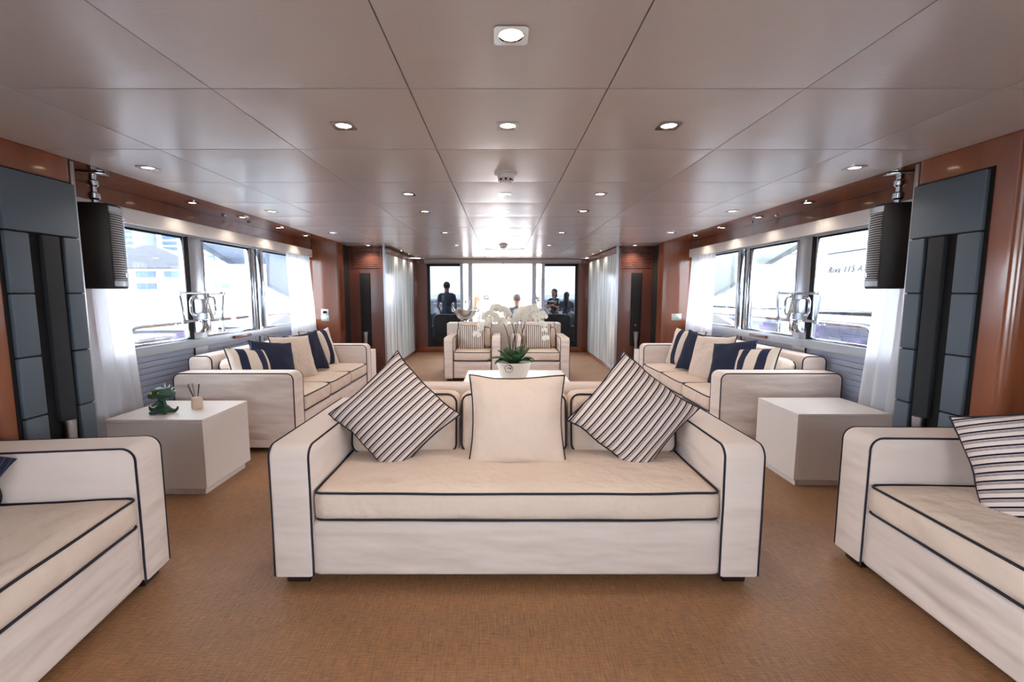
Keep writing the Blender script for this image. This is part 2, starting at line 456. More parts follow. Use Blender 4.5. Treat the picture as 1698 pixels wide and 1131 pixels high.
for s in (-1, 1):
    side = SIDE[s]
    # outer wall: posts and bands around the window openings, so light enters through real openings
    xi, xo = wx(s, WIN), wx(s, WIN + .12)
    wl = ob('wall_' + side, boxes([
        (xi, xo, YB, 7.2, 1.88, Z1 + .1), (xi, xo, YB, -3.2, 0, 1.88), (xi, xo, .4, 3.2, 0, 1.88), (xi, xo, YB, .4, 0, .9),
        (wx(s, WIN + .02), xo, 3.2, 6.92, 0, .84), (xi, xo, 6.92, 7.2, 0, 1.88)]), 'wood')
    tag(wl, 'cherry wood %s side wall of the saloon' % side, 'wall', kind='structure')
    ob('soffit', box(wx(s, WALL), wx(s, WIN + .05), YB, 7.0, Z1 - .002, Z1 + .05), 'wood', wl)
    ob('fascia', box(wx(s, WIN - .012), wx(s, WIN + .01), 2.7, 6.9, 1.95, Z1 - .003), 'wood', wl)
    # return face aft of the window and the dark recess behind it
    ob('return_panel', prism(round_rect(min(wx(s, WALL), wx(s, WIN + .1)), max(wx(s, WALL), wx(s, WIN + .1)), 6.9, 7.15, .03, (1, 1, 0, 0)), 'Z', 0, Z1 - .001), 'wood', wl)
    ob('dark_panel', box(wx(s, WALL + .06), wx(s, WALL + .1), 7.15, 7.62, 0, Z1), 'black', wl)
    # horizontal cladding slats under the window
    zz = .012
    me_sl = box(wx(s, WIN - .004), wx(s, WIN + .03), 2.72, 6.88, 0, .046, .004, 1); me_sl.materials.append(M['clad'])
    for k in range(17):
        ob('cladding_slat', me_sl, None, wl, (0, 0, zz + .0485 * k))
    # near column with padded leather panels
    tn = ob('trim_%d' % (1 if s < 0 else 2), prism(round_rect(min(wx(s, WALL), wx(s, WIN + .1)), max(wx(s, WALL), wx(s, WIN + .1)), 2.17, 2.70 + (.06 if s > 0 else 0), .05, (s > 0, s < 0, s < 0, s > 0)), 'Z', 0, Z1 - .003, smooth=30), 'wood')
    tag(tn, 'glossy cherry wood column with grey padded panels beside the %s window' % side, 'column', kind='structure')
    xf = wx(s, WALL); dy = 0 if s < 0 else .06
    ob('dark_backing', box(xf, xf - s * .006, 2.25 + dy, 2.672 + dy, .04, 1.965), 'blackmatt', tn)
    ob('edge_strip', box(xf - s * .002, xf + s * .02, 2.676 + dy, 2.702 + dy, 0, Z1 - .01, .003), 'steel', tn)
    def pan(y0, y1, z0, z1):
        ob('leather_panel', box(xf - s * .004, xf - s * .03, y0 + dy + .003, y1 + dy - .003, z0 + .003, z1 - .003, .007, 3), 'panel', tn)
    pan(2.262, 2.668, 1.653, 1.958)
    zs = [1.653, 1.34, 1.015, .70, .38, .06]
    for a, b in zip(zs[1:], zs):
        pan(2.262, 2.385, a, b); pan(2.566, 2.668, a, b)
    sp = thing('tower_speaker', 'slim black column loudspeaker set in the near %s wood column' % side, 'speaker', (xf - s * .022, 2.49 + dy, 0), 0, 'slim column speakers')
    ob('grille', box(-.014, .014, -.047, .047, .64, 1.648, .005), 'black', sp)
    ob('foot', lathe([(.014, .0), (.016, .01), (.02, .4), (.03, .64)], 20), 'steel', sp, (-s * .012, 0, 0))
    # far column with vents and a slim speaker
    x0, x1 = sorted((wx(s, 1.93), wx(s, 2.52)))
    tf = ob('trim_%d' % (3 if s < 0 else 4), boxes([(x0, x1, 7.62, 7.9, 0, Z1), (x0, x0 + .05, 7.56, 7.62, 0, Z1), (x1 - .05, x1, 7.56, 7.62, 0, Z1),
              (x0, x1, 7.565, 7.62, .32, 1.73), (x0, x1, 7.56, 7.62, 0, .04), (x0, x1, 7.56, 7.62, 2.07, Z1)]), 'wood_dark')
    tag(tf, 'dark cherry column with louvred vents at the far end of the %s window' % side, 'column', kind='structure')
    me_l = box(x0 + .05, x1 - .05, 7.57, 7.615, -.011, .011, .003, 1); me_l.materials.append(M['wood_dark'])
    for k in range(11): ob('louvre_slat', me_l, None, tf, (0, 0, 1.755 + k * .0295), (R(0), 0, 0))
    for k in range(9): ob('louvre_slat', me_l, None, tf, (0, 0, .06 + k * .0295))
    xm = wx(s, 2.235)
    sp2 = thing('tower_speaker', 'slim black column loudspeaker in the far %s vent column' % side, 'speaker', (xm, 7.56, 0), 0, 'slim column speakers')
    ob('grille', box(-.085, .085, -.012, .006, .45, 1.665, .004), 'black', sp2)
    ob('foot', lathe([(.03, 0), (.012, .08), (.014, .3), (.045, .66), (.05, .70)], 20), 'steel', sp2, (s * -.0, -.075, 0))
    if s > 0: ob('indicator', box(-.006, .006, -.016, -.012, .80, .812), 'redled', sp2)
    # streaked glass wall running aft
    gw = ob('wall_glass_' + side, box(wx(s, 1.925), wx(s, 2.02), 7.62, YE, 0, Z1), 'wood_dark')
    tag(gw, 'wood backing wall behind the %s streaked glass panel' % side, 'wall', kind='structure')
    st = ob('streaked_panel', box(wx(s, 1.90), wx(s, 1.924), 7.57, 9.95, .07, 1.985, .003), 'streak', gw)
    ob('edge_trim', box(wx(s, 1.895), wx(s, 1.93), 7.545, 7.57, 0, Z1 - .002), 'steel', gw)
    ob('baseboard', box(wx(s, 1.885), wx(s, 1.93), 7.58, YE - .05, 0, .07, .004), 'wood', gw)
    ob('cornice', box(wx(s, 1.905), wx(s, 1.93), 7.58, YE - .05, 1.99, Z1 - .002), 'wood', gw)

wf = ob('wall_front', boxes([(-3.1, -1.1, YB - .12, YB, 0, Z1), (1.1, 3.0, YB - .12, YB, 0, Z1), (-1.1, 1.1, YB - .12, YB, 0, 1.0), (-1.1, 1.1, YB - .12, YB, 1.9, Z1)]), 'wood')
tag(wf, 'cherry wood forward wall behind the photographer', 'wall', kind='structure')
ob('pane', box(-1.1, 1.1, YB - .06, YB - .052, 1.0, 1.9), 'glass', wf)

# back (aft) wall with the glass doors
wb_ = ob('wall_back', boxes([(-2.0, -1.70, YE, YE + .12, 0, Z1), (1.68, 1.95, YE, YE + .12, 0, Z1), (-1.70, 1.68, YE, YE + .12, 1.98, Z1 + .1)]), 'wood_dark')
tag(wb_, 'cherry wood aft wall framing the wide glass doorway', 'wall', kind='structure')
ob('header_strip', prism([(YE - .08, Z1 - .004), (YE - .1, 2.06), (YE - .085, 2.02), (YE - .04, 1.985), (YE + .02, 1.98), (YE + .02, Z1 - .004)], 'X', -1.75, 1.73), 'alu', wb_)
for k, (x0, x1) in enumerate(((-1.70, -.90), (.86, 1.68))):
    s = -1 if k == 0 else 1
    d = thing('door_%d' % (k + 1), None, None, (0, 0, 0)); tag(d, 'smoked glass sliding door leaf at the %s of the aft doorway' % SIDE[s], 'door', kind='structure')
    xa, xb = (x0, x1)
    ob('frame', boxes([(xa, xa + .06, YE - .02, YE + .04, .0, 1.98), (xb - .06, xb, YE - .02, YE + .04, .0, 1.98), (xa, xb, YE - .02, YE + .04, 1.93, 1.98), (xa, xb, YE - .02, YE + .04, 0, .14)]), 'black', d)
    ob('pane', box(xa + .06, xb - .06, YE + .005, YE + .013, .14, 1.93), 'tint', d)
    xs = xb - .06 if s < 0 else xa
    ob('edge_profile', box(xs, xs + .07, YE - .03, YE - .02, 0, 1.98), 'alu', d)
    xo2 = -.74 if s < 0 else .70
    ob('stile', box(xo2 - .05, xo2 + .05, YE + .05, YE + .1, 0, 1.98), 'alu', d)
    ob('bottom_rail', box(xa - (.3 if s < 0 else 0), xb + (.3 if s > 0 else 0) - (0 if s < 0 else .03), YE - .05, YE - .03, 0, .12, .004), 'wood', d)
    # chrome latch frame on the door
    cx = -.80 if s < 0 else .78
    br = thing('door_latch', 'chrome latch frame on the %s aft door stile' % SIDE[s], 'latch', (cx, YE + .0, 1.02), 0, 'chrome door latches')
    ob('rim', tube([(-.055, 0, .17), (.055, 0, .17), (.03, 0, -.14), (-.03, 0, -.14)], .01, True), 'chrome', br)
    ob('strut', tube([(-.05, -.01, .16), (.03, -.01, -.13)], .01), 'chrome', br)
    ob('knob', lathe([(.0, -.02), (.025, -.015), (.025, .015), (0, .02)], 12), 'chrome', br, (0, -.02, -.12))

# side windows
for s in (-1, 1):
    side = SIDE[s]; xw = wx(s, WIN + .02)
    wn = thing('window_%d' % (1 if s < 0 else 2), None, None); tag(wn, 'steel framed %s side window band above grey cladding' % side, 'window', kind='structure')
    def bar(n, y0, y1, z0, z1, m, dx0=-.02, dx1=.03, bev=.006):
        return ob(n, box(xw + s * dx0, xw + s * dx1, y0, y1, z0, z1, bev), m, wn)
    bar('sill', 2.75, 6.88, .835, .915, 'alu', -.045, .05)
    bar('top_rail', 2.75, 6.88, 1.845, 1.885, 'alu')
    segs = [(2.9, 4.19), (4.43, 5.27), (5.53, 6.86)]
    for a, b in segs:
        bar('frame_rail', a, b, .915, .935, 'chrome', -.015, .015, .004); bar('frame_rail', a, b, 1.83, 1.846, 'blackmatt', -.012, .015, 0)
        bar('frame_stile', a, a + .025, .93, 1.84, 'chrome', -.015, .015, .004); bar('frame_stile', b - .025, b, .93, 1.84, 'chrome', -.015, .015, .004)
        bar('pane', a + .02, b - .02, .93, 1.84, 'sideglass', -.003, .003, 0)
    bar('pillar', 4.215, 4.40, .0, 1.85, 'steel', -.03, .06)
    bar('pillar_edge', 4.198, 4.21, .6, 1.85, 'blackmatt', -.032, .0, 0)
    bar('mullion', 5.275, 5.34, .5, 1.85, 'chrome', -.03, .05); bar('mullion', 5.46, 5.52, .5, 1.85, 'chrome', -.03, .05)
    bar('mullion_gap', 5.35, 5.37, .5, 1.85, 'blackmatt', -.028, .0, 0)
    bar('pane', 5.37, 5.46, .93, 1.84, 'sideglass', -.003, .003, 0)
    lk = ob('wooden_catch', box(-.02, .02, -.16, .16, -.016, .016, .004), 'wood_dark', wn, (xw - s * .05, 4.95, .875))
    # forward panes beyond the column (behind the photographer)
    bar('pane', -3.18, .38, .9, 1.87, 'glass', -.003, .003, 0)
    # chrome folding bracket outside on the pillar
    br = thing('window_bracket', 'chrome folding bracket with trapezoid frame on the %s window pillar' % side, 'bracket', (wx(s, WIN - .075), 4.27, 1.215), 0, 'chrome window brackets')
    fr = [(0, -.31, .125), (0, .31, .125), (0, .27, -.125), (0, -.27, -.125)]
    ob('frame_tube', tube([fr[3], fr[0], fr[1], fr[2]], .013), 'chrome', br)
    ob('lower_tube', tube([fr[3], (0, -.1, -.125)], .012), 'chrome', br); ob('lower_tube', tube([(0, .1, -.125), fr[2]], .012), 'chrome', br)
    for q in (-1, 1):
        ob('handle', tube([(0, q * .1, .09), (0, q * .15, .085), (0, q * .175, .05), (0, q * .175, -.04), (0, q * .15, -.075), (0, q * .1, -.08)], .011), 'chrome', br)
        for p in ((q * .31, .125), (q * .27, -.125)):
            ob('corner_joint', lathe([(0, -.022), (.022, -.018), (.022, .018), (0, .022)], 12), 'chrome', br, (0, p[0], p[1]))
    ob('strut', tube([(-s * .03, -.02, .12), (-s * .03, .08, -.13)], .014), 'chrome', br)
    ob('strut', tube([(-s * .03, .03, .12), (-s * .03, -.04, -.06)], .014), 'chrome', br)
    ob('clamp', box(-.04, .04, -.07, .05, -.06, .07, .012), 'steel', br)
    ob('clamp', box(-.04, .04, -.08, .04, -.24, -.12, .012), 'chrome', br)
    # white pelmet and two curtains
    pl = thing('curtain_pelmet', 'white cloth pelmet along the top of the %s window' % side, 'pelmet', (0, 0, 0), 0, 'window pelmets')
    ob('front_panel', box(wx(s, WIN - .11), wx(s, WIN - .085), 2.72, 6.72, 1.855, 1.965, .006), 'pelmet', pl)
    ob('top_panel', box(wx(s, WIN - .085), wx(s, WIN - .013), 2.72, 6.72, 1.94, 1.964), 'pelmet', pl)
    ob('end_panel', box(wx(s, WIN - .085), wx(s, WIN - .013), 6.70, 6.72, 1.855, 1.939), 'pelmet', pl)
    def curtain(y0, y1, yb0, yb1, folds, label):
        t = thing('curtain', label, 'curtain', (wx(s, WIN - .05), (y0 + y1) / 2, 0), 0, 'white window curtains')
        bm = bmesh.new(); nu, nv = folds * 8, 14; V = {}; yc = (y0 + y1) / 2
        for b_ in (0, 1):
            for i in range(nu + 1):
                for j in range(nv + 1):
                    u, v = i / nu, j / nv; z = 1.93 - v * 1.92
                    y = (y0 + (y1 - y0) * u) * (1 - v) + (yb0 + (yb1 - yb0) * u) * v
                    a = .016 + .02 * v
                    x = math.sin(u * folds * 2 * math.pi + .5 * math.sin(v * 3)) * a + mnoise.noise(Vector((u * 4, v * 2, s))) * .012 - s * (.03 + .04 * v)
                    V[b_, i, j] = bm.verts.new((x + b_ * .003, y - yc, z))
        for i in range(nu):
            for j in range(nv):
                bm.faces.new((V[0, i, j], V[0, i + 1, j], V[0, i + 1, j + 1], V[0, i, j + 1]))
        for q in list(V):
            if q[0] == 1: bm.verts.remove(V[q])
        o = ob('cloth', mesh_from(bm, 180), 'curtain', t)
        ob('heading_tape', box(-.03, .03, y0 - yc, y1 - yc, 1.925, 1.938), 'pelmet', t)
    curtain(2.95, 3.34, 2.93, 3.44, 4, 'white sheer curtain hanging below the wall speaker on the %s' % side)
    curtain(5.95, 6.66, 5.93, 6.80, 6, 'white sheer curtain gathered at the far end of the %s window' % side)
    # switch plates on the return panel
    zs_ = ((1.05, .055, .05), (.96, .06, .05)) if s < 0 else ((.975, .075, .055),)
    for k, (z, hw, hh) in enumerate(zs_):
        t = thing('switch_plate', 'small steel %s on the %s cherry wall panel' % (('thermostat plate' if (s < 0 and k == 0) else 'light switch plate'), side), 'switch', (wx(s, WIN - .19), 6.9, z))
        ob('plate', box(-hw, hw, -.008, 0, -hh + .005, hh - .005, .002), 'switch', t)
        if s < 0 and k == 0: ob('display', box(-.03, .03, -.01, -.008, -.02, .02), 'blackmatt', t)
        else:
            ob('dial', lathe([(0, 0), (.018, 0), (.016, .012), (0, .012)], 16), 'steel', t, (.025, -.008, -.01), (R(90), 0, 0))
            ob('indicator', box(.0, .012, -.01, -.008, .015, .027), 'led', t)
    # hanging PA speaker
    ang = R(25) if s < 0 else R(180 - 25)
    t = thing('wall_speaker', 'black loudspeaker with curved grille hanging by the %s near column' % side, 'speaker', (wx(s, 2.555) if s < 0 else 2.47, 2.98, 1.37), ang, 'hanging loudspeakers')
    # local +X is the front
    prof = [(-.13, -.09), (.03, -.125), (.07, -.118), (.098, -.07), (.108, 0), (.098, .07), (.07, .118), (.03, .125), (-.13, .09)]
    ob('case', prism(prof, 'Z', 0, .53, .008, 2, 30), 'speaker', t)
    arc = [(.075, -.112), (.1, -.065), (.111, 0), (.1, .065), (.075, .112)]
    for nm, za, zb in (('bottom_cap', .015, .05), ('top_cap', .48, .515)):
        ob(nm, prism([(x + .004, y) for x, y in arc] + [(x - .012, y * .95) for x, y in arc[::-1]], 'Z', za, zb), 'alu', t)
    gm = tube([(x + .003, y, 0) for x, y in arc], .0045, False, 6); gm.materials.append(M['steel'])
    for k in range(29): ob('grille_bar', gm, None, t, (0, 0, .058 + k * .0148))
    ob('badge', box(.112, .117, -.018, .018, .075, .10), 'steel', t)
    zt = Z1 - 1.37 - .002
    ob('ceiling_plate', box(-.09, .06, -.05, .05, zt - .012, zt - .002, .003), 'chrome', t)
    ob('bracket_stem', lathe([(.02, .52), (.02, .56), (.032, .57), (.032, .60), (.018, .61), (.018, .64), (.03, .65), (.03, .675), (.02, .685), (.02, zt - .01)], 16), 'chrome', t, (-.02, 0, 0))

# ================================================================== CEILING FITTINGS
def downlight(x, y, size, label, z=Z1, power=LAMP_W, grp='square ceiling downlights'):
    t = thing('downlight', label, 'downlight', (x, y, z), 0, grp)
    h = size / 2; bm = bmesh.new()
    o_ = [(-h, -h), (h, -h), (h, h), (-h, h)]; rr = h * .74; nseg = 32
    # square bezel with a round opening
    ov, iv, ob_, ib = [], [], [], []
    for k in range(nseg):
        a = 2 * math.pi * (k + .5) / nseg; c, d = math.cos(a), math.sin(a); f = h / max(abs(c), abs(d))
        ov.append(bm.verts.new((c * f, d * f, -.008))); iv.append(bm.verts.new((c * rr, d * rr, -.008)))
        ob_.append(bm.verts.new((c * f, d * f, .004))); ib.append(bm.verts.new((c * rr * .92, d * rr * .92, -.003)))
    for k in range(nseg):
        k2 = (k + 1) % nseg
        bm.faces.new((ov[k], iv[k], iv[k2], ov[k2])); bm.faces.new((iv[k], ib[k], ib[k2], iv[k2])); bm.faces.new((ov[k2], ob_[k2], ob_[k], ov[k]))
    ob('bezel', mesh_from(bm, 30), 'chrome', t)
    ob('lens', lathe([(rr * .9, -.0045), (rr * .92, -.003)], 32), 'lens', t)
    if power:
        ld = bpy.data.lights.new('downlight_lamp', 'SPOT'); ld.energy = power * (1.5 if y > 5 else 1.0); ld.color = (1, .84, .68)
        ld.spot_size = R(125); ld.spot_blend = .7; ld.shadow_soft_size = rr
        lo = bpy.data.objects.new('lamp', ld); COL.objects.link(lo); lo.parent = t; lo.location = (0, 0, -.02)
    return t
ROWS = {
 'in the centre ceiling row': [(-.003, y) for y in (1.42, 2.15, 3.59, 4.31, 5.86)],
 'in the ceiling row just left of centre': [(-.745, y) for y in (2.15, 3.59, 4.34, 5.84, 7.37, 8.8)],
 'in the ceiling row just right of centre': [(.725, y) for y in (2.15, 3.59, 4.32, 5.84, 7.37, 8.8)],
 'in the outer left ceiling row': [(-2.17, y) for y in (2.85, 4.34, 5.87, 7.42)],
 'in the outer right ceiling row': [(2.105, y) for y in (2.85, 4.32, 5.85, 7.42)],
}
for rn, pts in ROWS.items():
    for k, (x, y) in enumerate(pts):
        downlight(x, y, .1, 'square chrome downlight, %s %s' % (ORD[k] if k == 0 else ORD[k] + ' from the camera', rn))
for s in (-1, 1):
    for k, y in enumerate((3.92, 4.66, 5.4, 6.14)):
        downlight(wx(s, 2.58), y, .085, 'downlight in the wooden soffit above the %s window, %s along' % (SIDE[s], ORD[k]), z=Z1 - .002, power=LAMP_W * .3, grp='soffit downlights')
    for k, y in enumerate((8.35, 9.05, 9.75)):
        downlight(wx(s, 1.80), y, .085, 'downlight grazing the %s streaked glass wall, %s along' % (SIDE[s], ORD[k]), power=LAMP_W * .3, grp='wall grazing downlights')
    for k, y in enumerate((4.55, 5.0)):
        t = thing('soffit_spot', 'tiny chrome pin spot in the %s window soffit, %s of two' % (SIDE[s], ('nearer', 'farther')[k]), 'spotlight', (wx(s, 2.70), y, Z1 - .002), 0, 'pin spots')
        ob('rim', lathe([(.014, 0), (.02, -.002), (.018, -.012), (.012, -.014)], 16), 'chrome', t); ob('lens', lathe([(.010, -.0145), (.011, -.013)], 12), 'plastic', t)
for k, (y, r) in enumerate(((2.96, .072), (7.28, .075))):
    t = thing('smoke_detector', 'white round smoke detector on the ceiling, %s of two' % ('nearer', 'farther')[k], 'smoke detector', (-.005, y, Z1 - .002), 0, 'smoke detectors')
    ob('base', lathe([(r, 0), (r, -.012), (r * .9, -.016)], 28), 'plastic', t)
    ob('head', lathe([(r * .72, -.014), (r * .7, -.04), (r * .5, -.05), (r * .42, -.062), (.002, -.064)], 28), 'plastic', t)
    for a in range(8):
        ob('slot', box(-.006, .006, -.003, .003, -.012, .0), 'blackmatt', t, (math.cos(a * .785) * r * .6, math.sin(a * .785) * r * .6, -.043), (0, 0, a * .785 + 1.57))
t = thing('ceiling_hatch', 'flat pale grille plate in the ceiling before the aft doors', 'vent', (.02, 8.45, Z1 - .003))
ob('frame', boxes([(-.34, .34, -.42, -.38, -.008, 0), (-.34, .34, .38, .42, -.008, 0), (-.34, -.3, -.38, .38, -.008, 0), (.3, .34, -.38, .38, -.008, 0)]), 'ceil', t)
me_s = box(-.3, .3, -.016, .016, -.006, -.001); me_s.materials.append(M['ceil'])
for k in range(18): ob('slat', me_s, None, t, (0, -.36 + k * .0424, 0))
t = thing('curtain_motor', 'small white sensor bar above the aft doorway centre', 'sensor', (.0, YE - .13, 1.99))
ob('housing', box(-.07, .07, -.03, .03, -.018, .018, .008), 'plastic', t)
ob('eye', lathe([(0, -.004), (.012, -.003), (.012, .0)], 12), 'blackmatt', t, (0, -.031, 0), (R(90), 0, 0))

# ================================================================== SOFAS
def sofa(name, label, cat, loc, rot, Wd=2.235, D=1.0, aw=.19, ah=.665, nseat=1, nback=3, group=None, bh=.77, seed=0.0, seatz=(.312, .452)):
    t = thing(name, label, cat, loc, rot, group); hw, hd, z0 = Wd / 2, D / 2, .045
    prof = round_rect(-hd, hd, z0, ah, .06, (0, 0, 1, 1), 7)
    for s in (-1, 1):
        a, b = (-hw, -hw + aw) if s < 0 else (hw - aw, hw)
        ar = ob('arm', prism(prof, 'X', a, b, .022, 4, 50), 'linen', t)
        for x in (a + .006, b - .006):
            ins = round_rect(-hd + .005, hd - .005, z0 + .002, ah - .005, .056, (0, 0, 1, 1), 7)
            pts = [(x, y, z) for y, z in ins]     # bl, br, tr..., tl...
            pts = pts[1:] + pts[:1]
            pts = [p for p in pts]
            fine = []
            for p, q in zip(pts, pts[1:]):
                nn = max(1, int((Vector(q) - Vector(p)).length / .06))
                for k in range(nn):
                    f = Vector(p).lerp(Vector(q), k / nn); w = mnoise.noise(f * 4 + Vector((seed, s, x))) * .004
                    fine.append((f.x + w * .5, f.y, f.z))
            fine.append(pts[-1])
            ob('piping', tube(fine, .005, False, 6), 'piping', ar)
    inw = Wd - 2 * aw
    bw_, bd_, bz_ = inw + .008, D - .038, seatz[0] - .002 - z0
    bme = soft_box(bw_, bd_, bz_, .016, (48 if Wd > 1.5 else 20, 4, 18), (0, .006, 0), .0, seed)
    for v in bme.vertices:      # horizontal creases where the cover pulls tight
        if v.co.y < -bd_ / 2 + .03:
            e_ = max(0, 1 - (2 * v.co.z / bz_) ** 4)
            v.co.y += e_ * (mnoise.noise(Vector((v.co.x * 1.6, seed * 2, v.co.z * 26))) * .006 + mnoise.noise(Vector((v.co.x * 5, seed, v.co.z * 9))) * .004)
    ob('base', bme, 'linen', t, (0, -.011, z0 + bz_ / 2))
    bk = ob('back', prism(round_rect(hd - (.17 if D < .9 else .21), hd - .005, z0 + .2, bh, .05, (0, 0, 1, 1), 6), 'X', -inw / 2 + .002, inw / 2 - .002, .02, 3, 50), 'linen', t)
    for x in (-inw / 2 + .01, inw / 2 - .01):
        ob('piping', tube([(x, y, z) for y, z in (round_rect(hd - (.168 if D < .9 else .208), hd - .008, z0 + .3, bh - .003, .048, (0, 0, 1, 1), 6)[1:])] + [(x, hd - (.168 if D < .9 else .208), z0 + .3)], .0055, False, 6), 'piping', bk)
    # seat cushions
    sh = seatz[1] - seatz[0]; sd = D - .20; cw = inw / nseat
    for k in range(nseat):
        w = cw - .008
        c = ob('seat_cushion', soft_box(w, sd, sh, .032, (26 if nseat == 1 else 14, 14, 6), (.0, .008, .018), .004, seed + k), 'cushion', t,
               (-inw / 2 + cw * (k + .5), -hd - .004 + sd / 2, (seatz[0] + seatz[1]) / 2))
        for zz in (-sh / 2 + .008, sh / 2 - .008):
            o_ = round_rect(-w / 2 + .006, w / 2 - .006, -sd / 2 + .004, sd / 2 - .006, .035, (1, 1, 1, 1), 4)
            fine = []
            for i in range(len(o_)):
                p, q = Vector(o_[i]), Vector(o_[(i + 1) % len(o_)]); nn = max(1, int((q - p).length / .07))
                for j in range(nn):
                    f = p.lerp(q, j / nn); fine.append((f.x, f.y - .004 * (1 - (2 * f.x / w) ** 2) * (1 if f.y < 0 else -1), zz + mnoise.noise(Vector((f.x * 3, f.y * 3, seed + k + zz))) * .006))
            ob('piping', tube(fine, .0055, True, 6), 'piping', c)
    # back cushions
    cw = inw / nback; bt, bhh = .19, .35
    for k in range(nback):
        w = cw - .006
        c = ob('back_cushion', soft_box(w, bt, bhh, .05, (14, 6, 12), (.0, .03, .012), .005, seed + 5 + k), 'cushion', t,
               (-inw / 2 + cw * (k + .5), hd - .17 - bt / 2 - (.035 if D < .9 else .105), seatz[1] + bhh / 2 - (.012 if D < .9 else .03)), (R(-9), 0, 0))
        o_ = round_rect(-w / 2 + .012, w / 2 - .012, -bhh / 2 + .012, bhh / 2 - .012, .05, (1, 1, 1, 1), 5)
        fine = []
        for i in range(len(o_)):
            p, q = Vector(o_[i]), Vector(o_[(i + 1) % len(o_)]); nn = max(1, int((q - p).length / .06))
            for j in range(nn):
                f = p.lerp(q, j / nn); fine.append((f.x, -bt / 2 + .008 + mnoise.noise(Vector((f.x * 5, f.y * 5, seed + k))) * .003, f.y + mnoise.noise(Vector((f.x * 4, 3, seed + k))) * .008))
        ob('piping', tube(fine, .0055, True, 6), 'piping', c)
        ob('piping', tube([(x, -y + .002, z) for x, y, z in fine], .005, True, 6), 'piping', c)
    for sx in (-1, 1):
        for sy in (-1, 1):
            ob('leg', prism([(-.05, 0), (.05, 0), (.058, .05), (-.058, .05)], 'Y', -.045, .045, .003, 1), 'legwood', t, (sx * (hw - .10), sy * (hd - .075), 0))
    return t

sofa('sofa', 'long ivory sofa with navy piping facing the camera in the centre', 'sofa', (.038, 2.467, 0), 0, group='ivory sofas with navy piping', seed=1)
sofa('sofa', 'ivory sofa cropped by the left edge of the photo in the foreground', 'sofa', (-2.02, .95, 0), R(97), nseat=1, ah=.67, group='ivory sofas with navy piping', seed=2)
sofa('sofa', 'ivory sofa cropped by the right edge of the photo in the foreground', 'sofa', (2.175, 1.13, 0), R(-91.5), nseat=1, ah=.67, group='ivory sofas with navy piping', seed=3)
sofa('sofa', 'ivory three seat sofa with pillows along the left window', 'sofa', (-2.25, 4.82, 0), R(90), nseat=3, ah=.685, bh=.80, group='ivory sofas with navy piping', seed=4)
sofa('sofa', 'ivory three seat sofa with pillows along the right window', 'sofa', (2.265, 4.79, 0), R(-90), nseat=3, ah=.69, bh=.80, group='ivory sofas with navy piping', seed=5)
sofa('armchair', 'ivory armchair with navy piping, left of the pair before the console', 'armchair', (-.475, 7.24, 0), 0, .87, .86, .15, .665, 1, 1, 'pair of ivory armchairs', .86, 6)
sofa('armchair', 'ivory armchair with navy piping, right of the pair before the console', 'armchair', (.565, 7.24, 0), 0, .87, .86, .15, .665, 1, 1, 'pair of ivory armchairs', .86, 7)

# ================================================================== PILLOWS
def throw(label, loc, rot, w, h, t_, m, seed, pipe=True, group=None):
    t = thing('throw_pillow', label, 'pillow', loc, 0, group); t.rotation_euler = rot
    pillow(w, h, t_, m, t, pipe, seed=seed); return t
def tilt(yaw, lean, roll):   # roll in the pillow's own plane, then lean back, then yaw
    return (Matrix.Rotation(yaw, 3, 'Z') @ Matrix.Rotation(lean, 3, 'X') @ Matrix.Rotation(roll, 3, 'Y')).to_euler()
G1 = 'pillows on the centre sofa'
throw('ticking striped pillow standing on its corner at the left of the centre sofa', (-.607, 2.41, .69), tilt(R(6), R(-14), R(47)), .49, .49, .21, 'ticking', 1, True, G1)
throw('plain ivory pillow with navy piping in the middle of the centre sofa', (.052, 2.38, .665), tilt(0, R(-14), R(0)), .515, .49, .21, 'cushion', 2, True, G1)
throw('ticking striped pillow standing on its corner at the right of the centre sofa', (.675, 2.41, .69), tilt(R(-6), R(-14), R(39)), .495, .495, .21, 'ticking', 3, True, G1)
throw('ticking striped pillow leaning on the right foreground sofa', (2.13, 1.72, .65), tilt(R(-62), R(-18), R(68)), .50, .50, .17, 'ticking', 4, True, 'pillows on the foreground sofas')
throw('navy pinstripe pillow peeking in at the left photo edge', (-2.18, 1.60, .625), tilt(R(70), R(-14), R(42)), .40, .40, .15, 'pin', 5, False, 'pillows on the foreground sofas')
for s in (-1, 1):
    g = 'pillows on the %s window sofa' % SIDE[s]
    yaw = R(90) if s < 0 else R(-90)
    def T(kind, y, v, z, dy, lean, roll, sz, m, lab, pipe, sd):
        throw(lab, (wx(s, v) if s < 0 else wx(s, v) + .045, y, z), tilt(yaw + s * R(dy), R(lean), R(roll)), sz, sz, .16, m, sd, pipe, g)
    T(0, 4.03, 2.23, .655, 20, -24, -8 * s, .42, 'wide', 'ivory pillow with broad navy stripes at the near end of the %s window sofa' % SIDE[s], True, 11 + s)
    T(0, 4.32, 2.17, .665, 24, -22, -10 * s, .46, 'pin', 'navy pinstripe pillow second from the near end on the %s window sofa' % SIDE[s], False, 13 + s)
    T(0, 4.68, 2.14, .67, 24, -20, -4 * s, .49, 'cushion', 'plain ivory pillow in the middle of the %s window sofa' % SIDE[s], True, 15 + s)
    T(0, 5.05, 2.16, .675, 24, -18, 5 * s, .47, 'pin', 'navy pinstripe pillow second from the far end on the %s window sofa' % SIDE[s], False, 17 + s)
    T(0, 5.50, 2.2, .67, 24, -18, 3 * s, .47, 'wide', 'ivory pillow with broad navy stripes at the far end of the %s window sofa' % SIDE[s], True, 19 + s)
throw('fine striped pillow on the left armchair', (-.50, 7.15, .645), tilt(0, R(-14), 0), .42, .40, .14, 'ticking2', 21, True, 'armchair pillows')
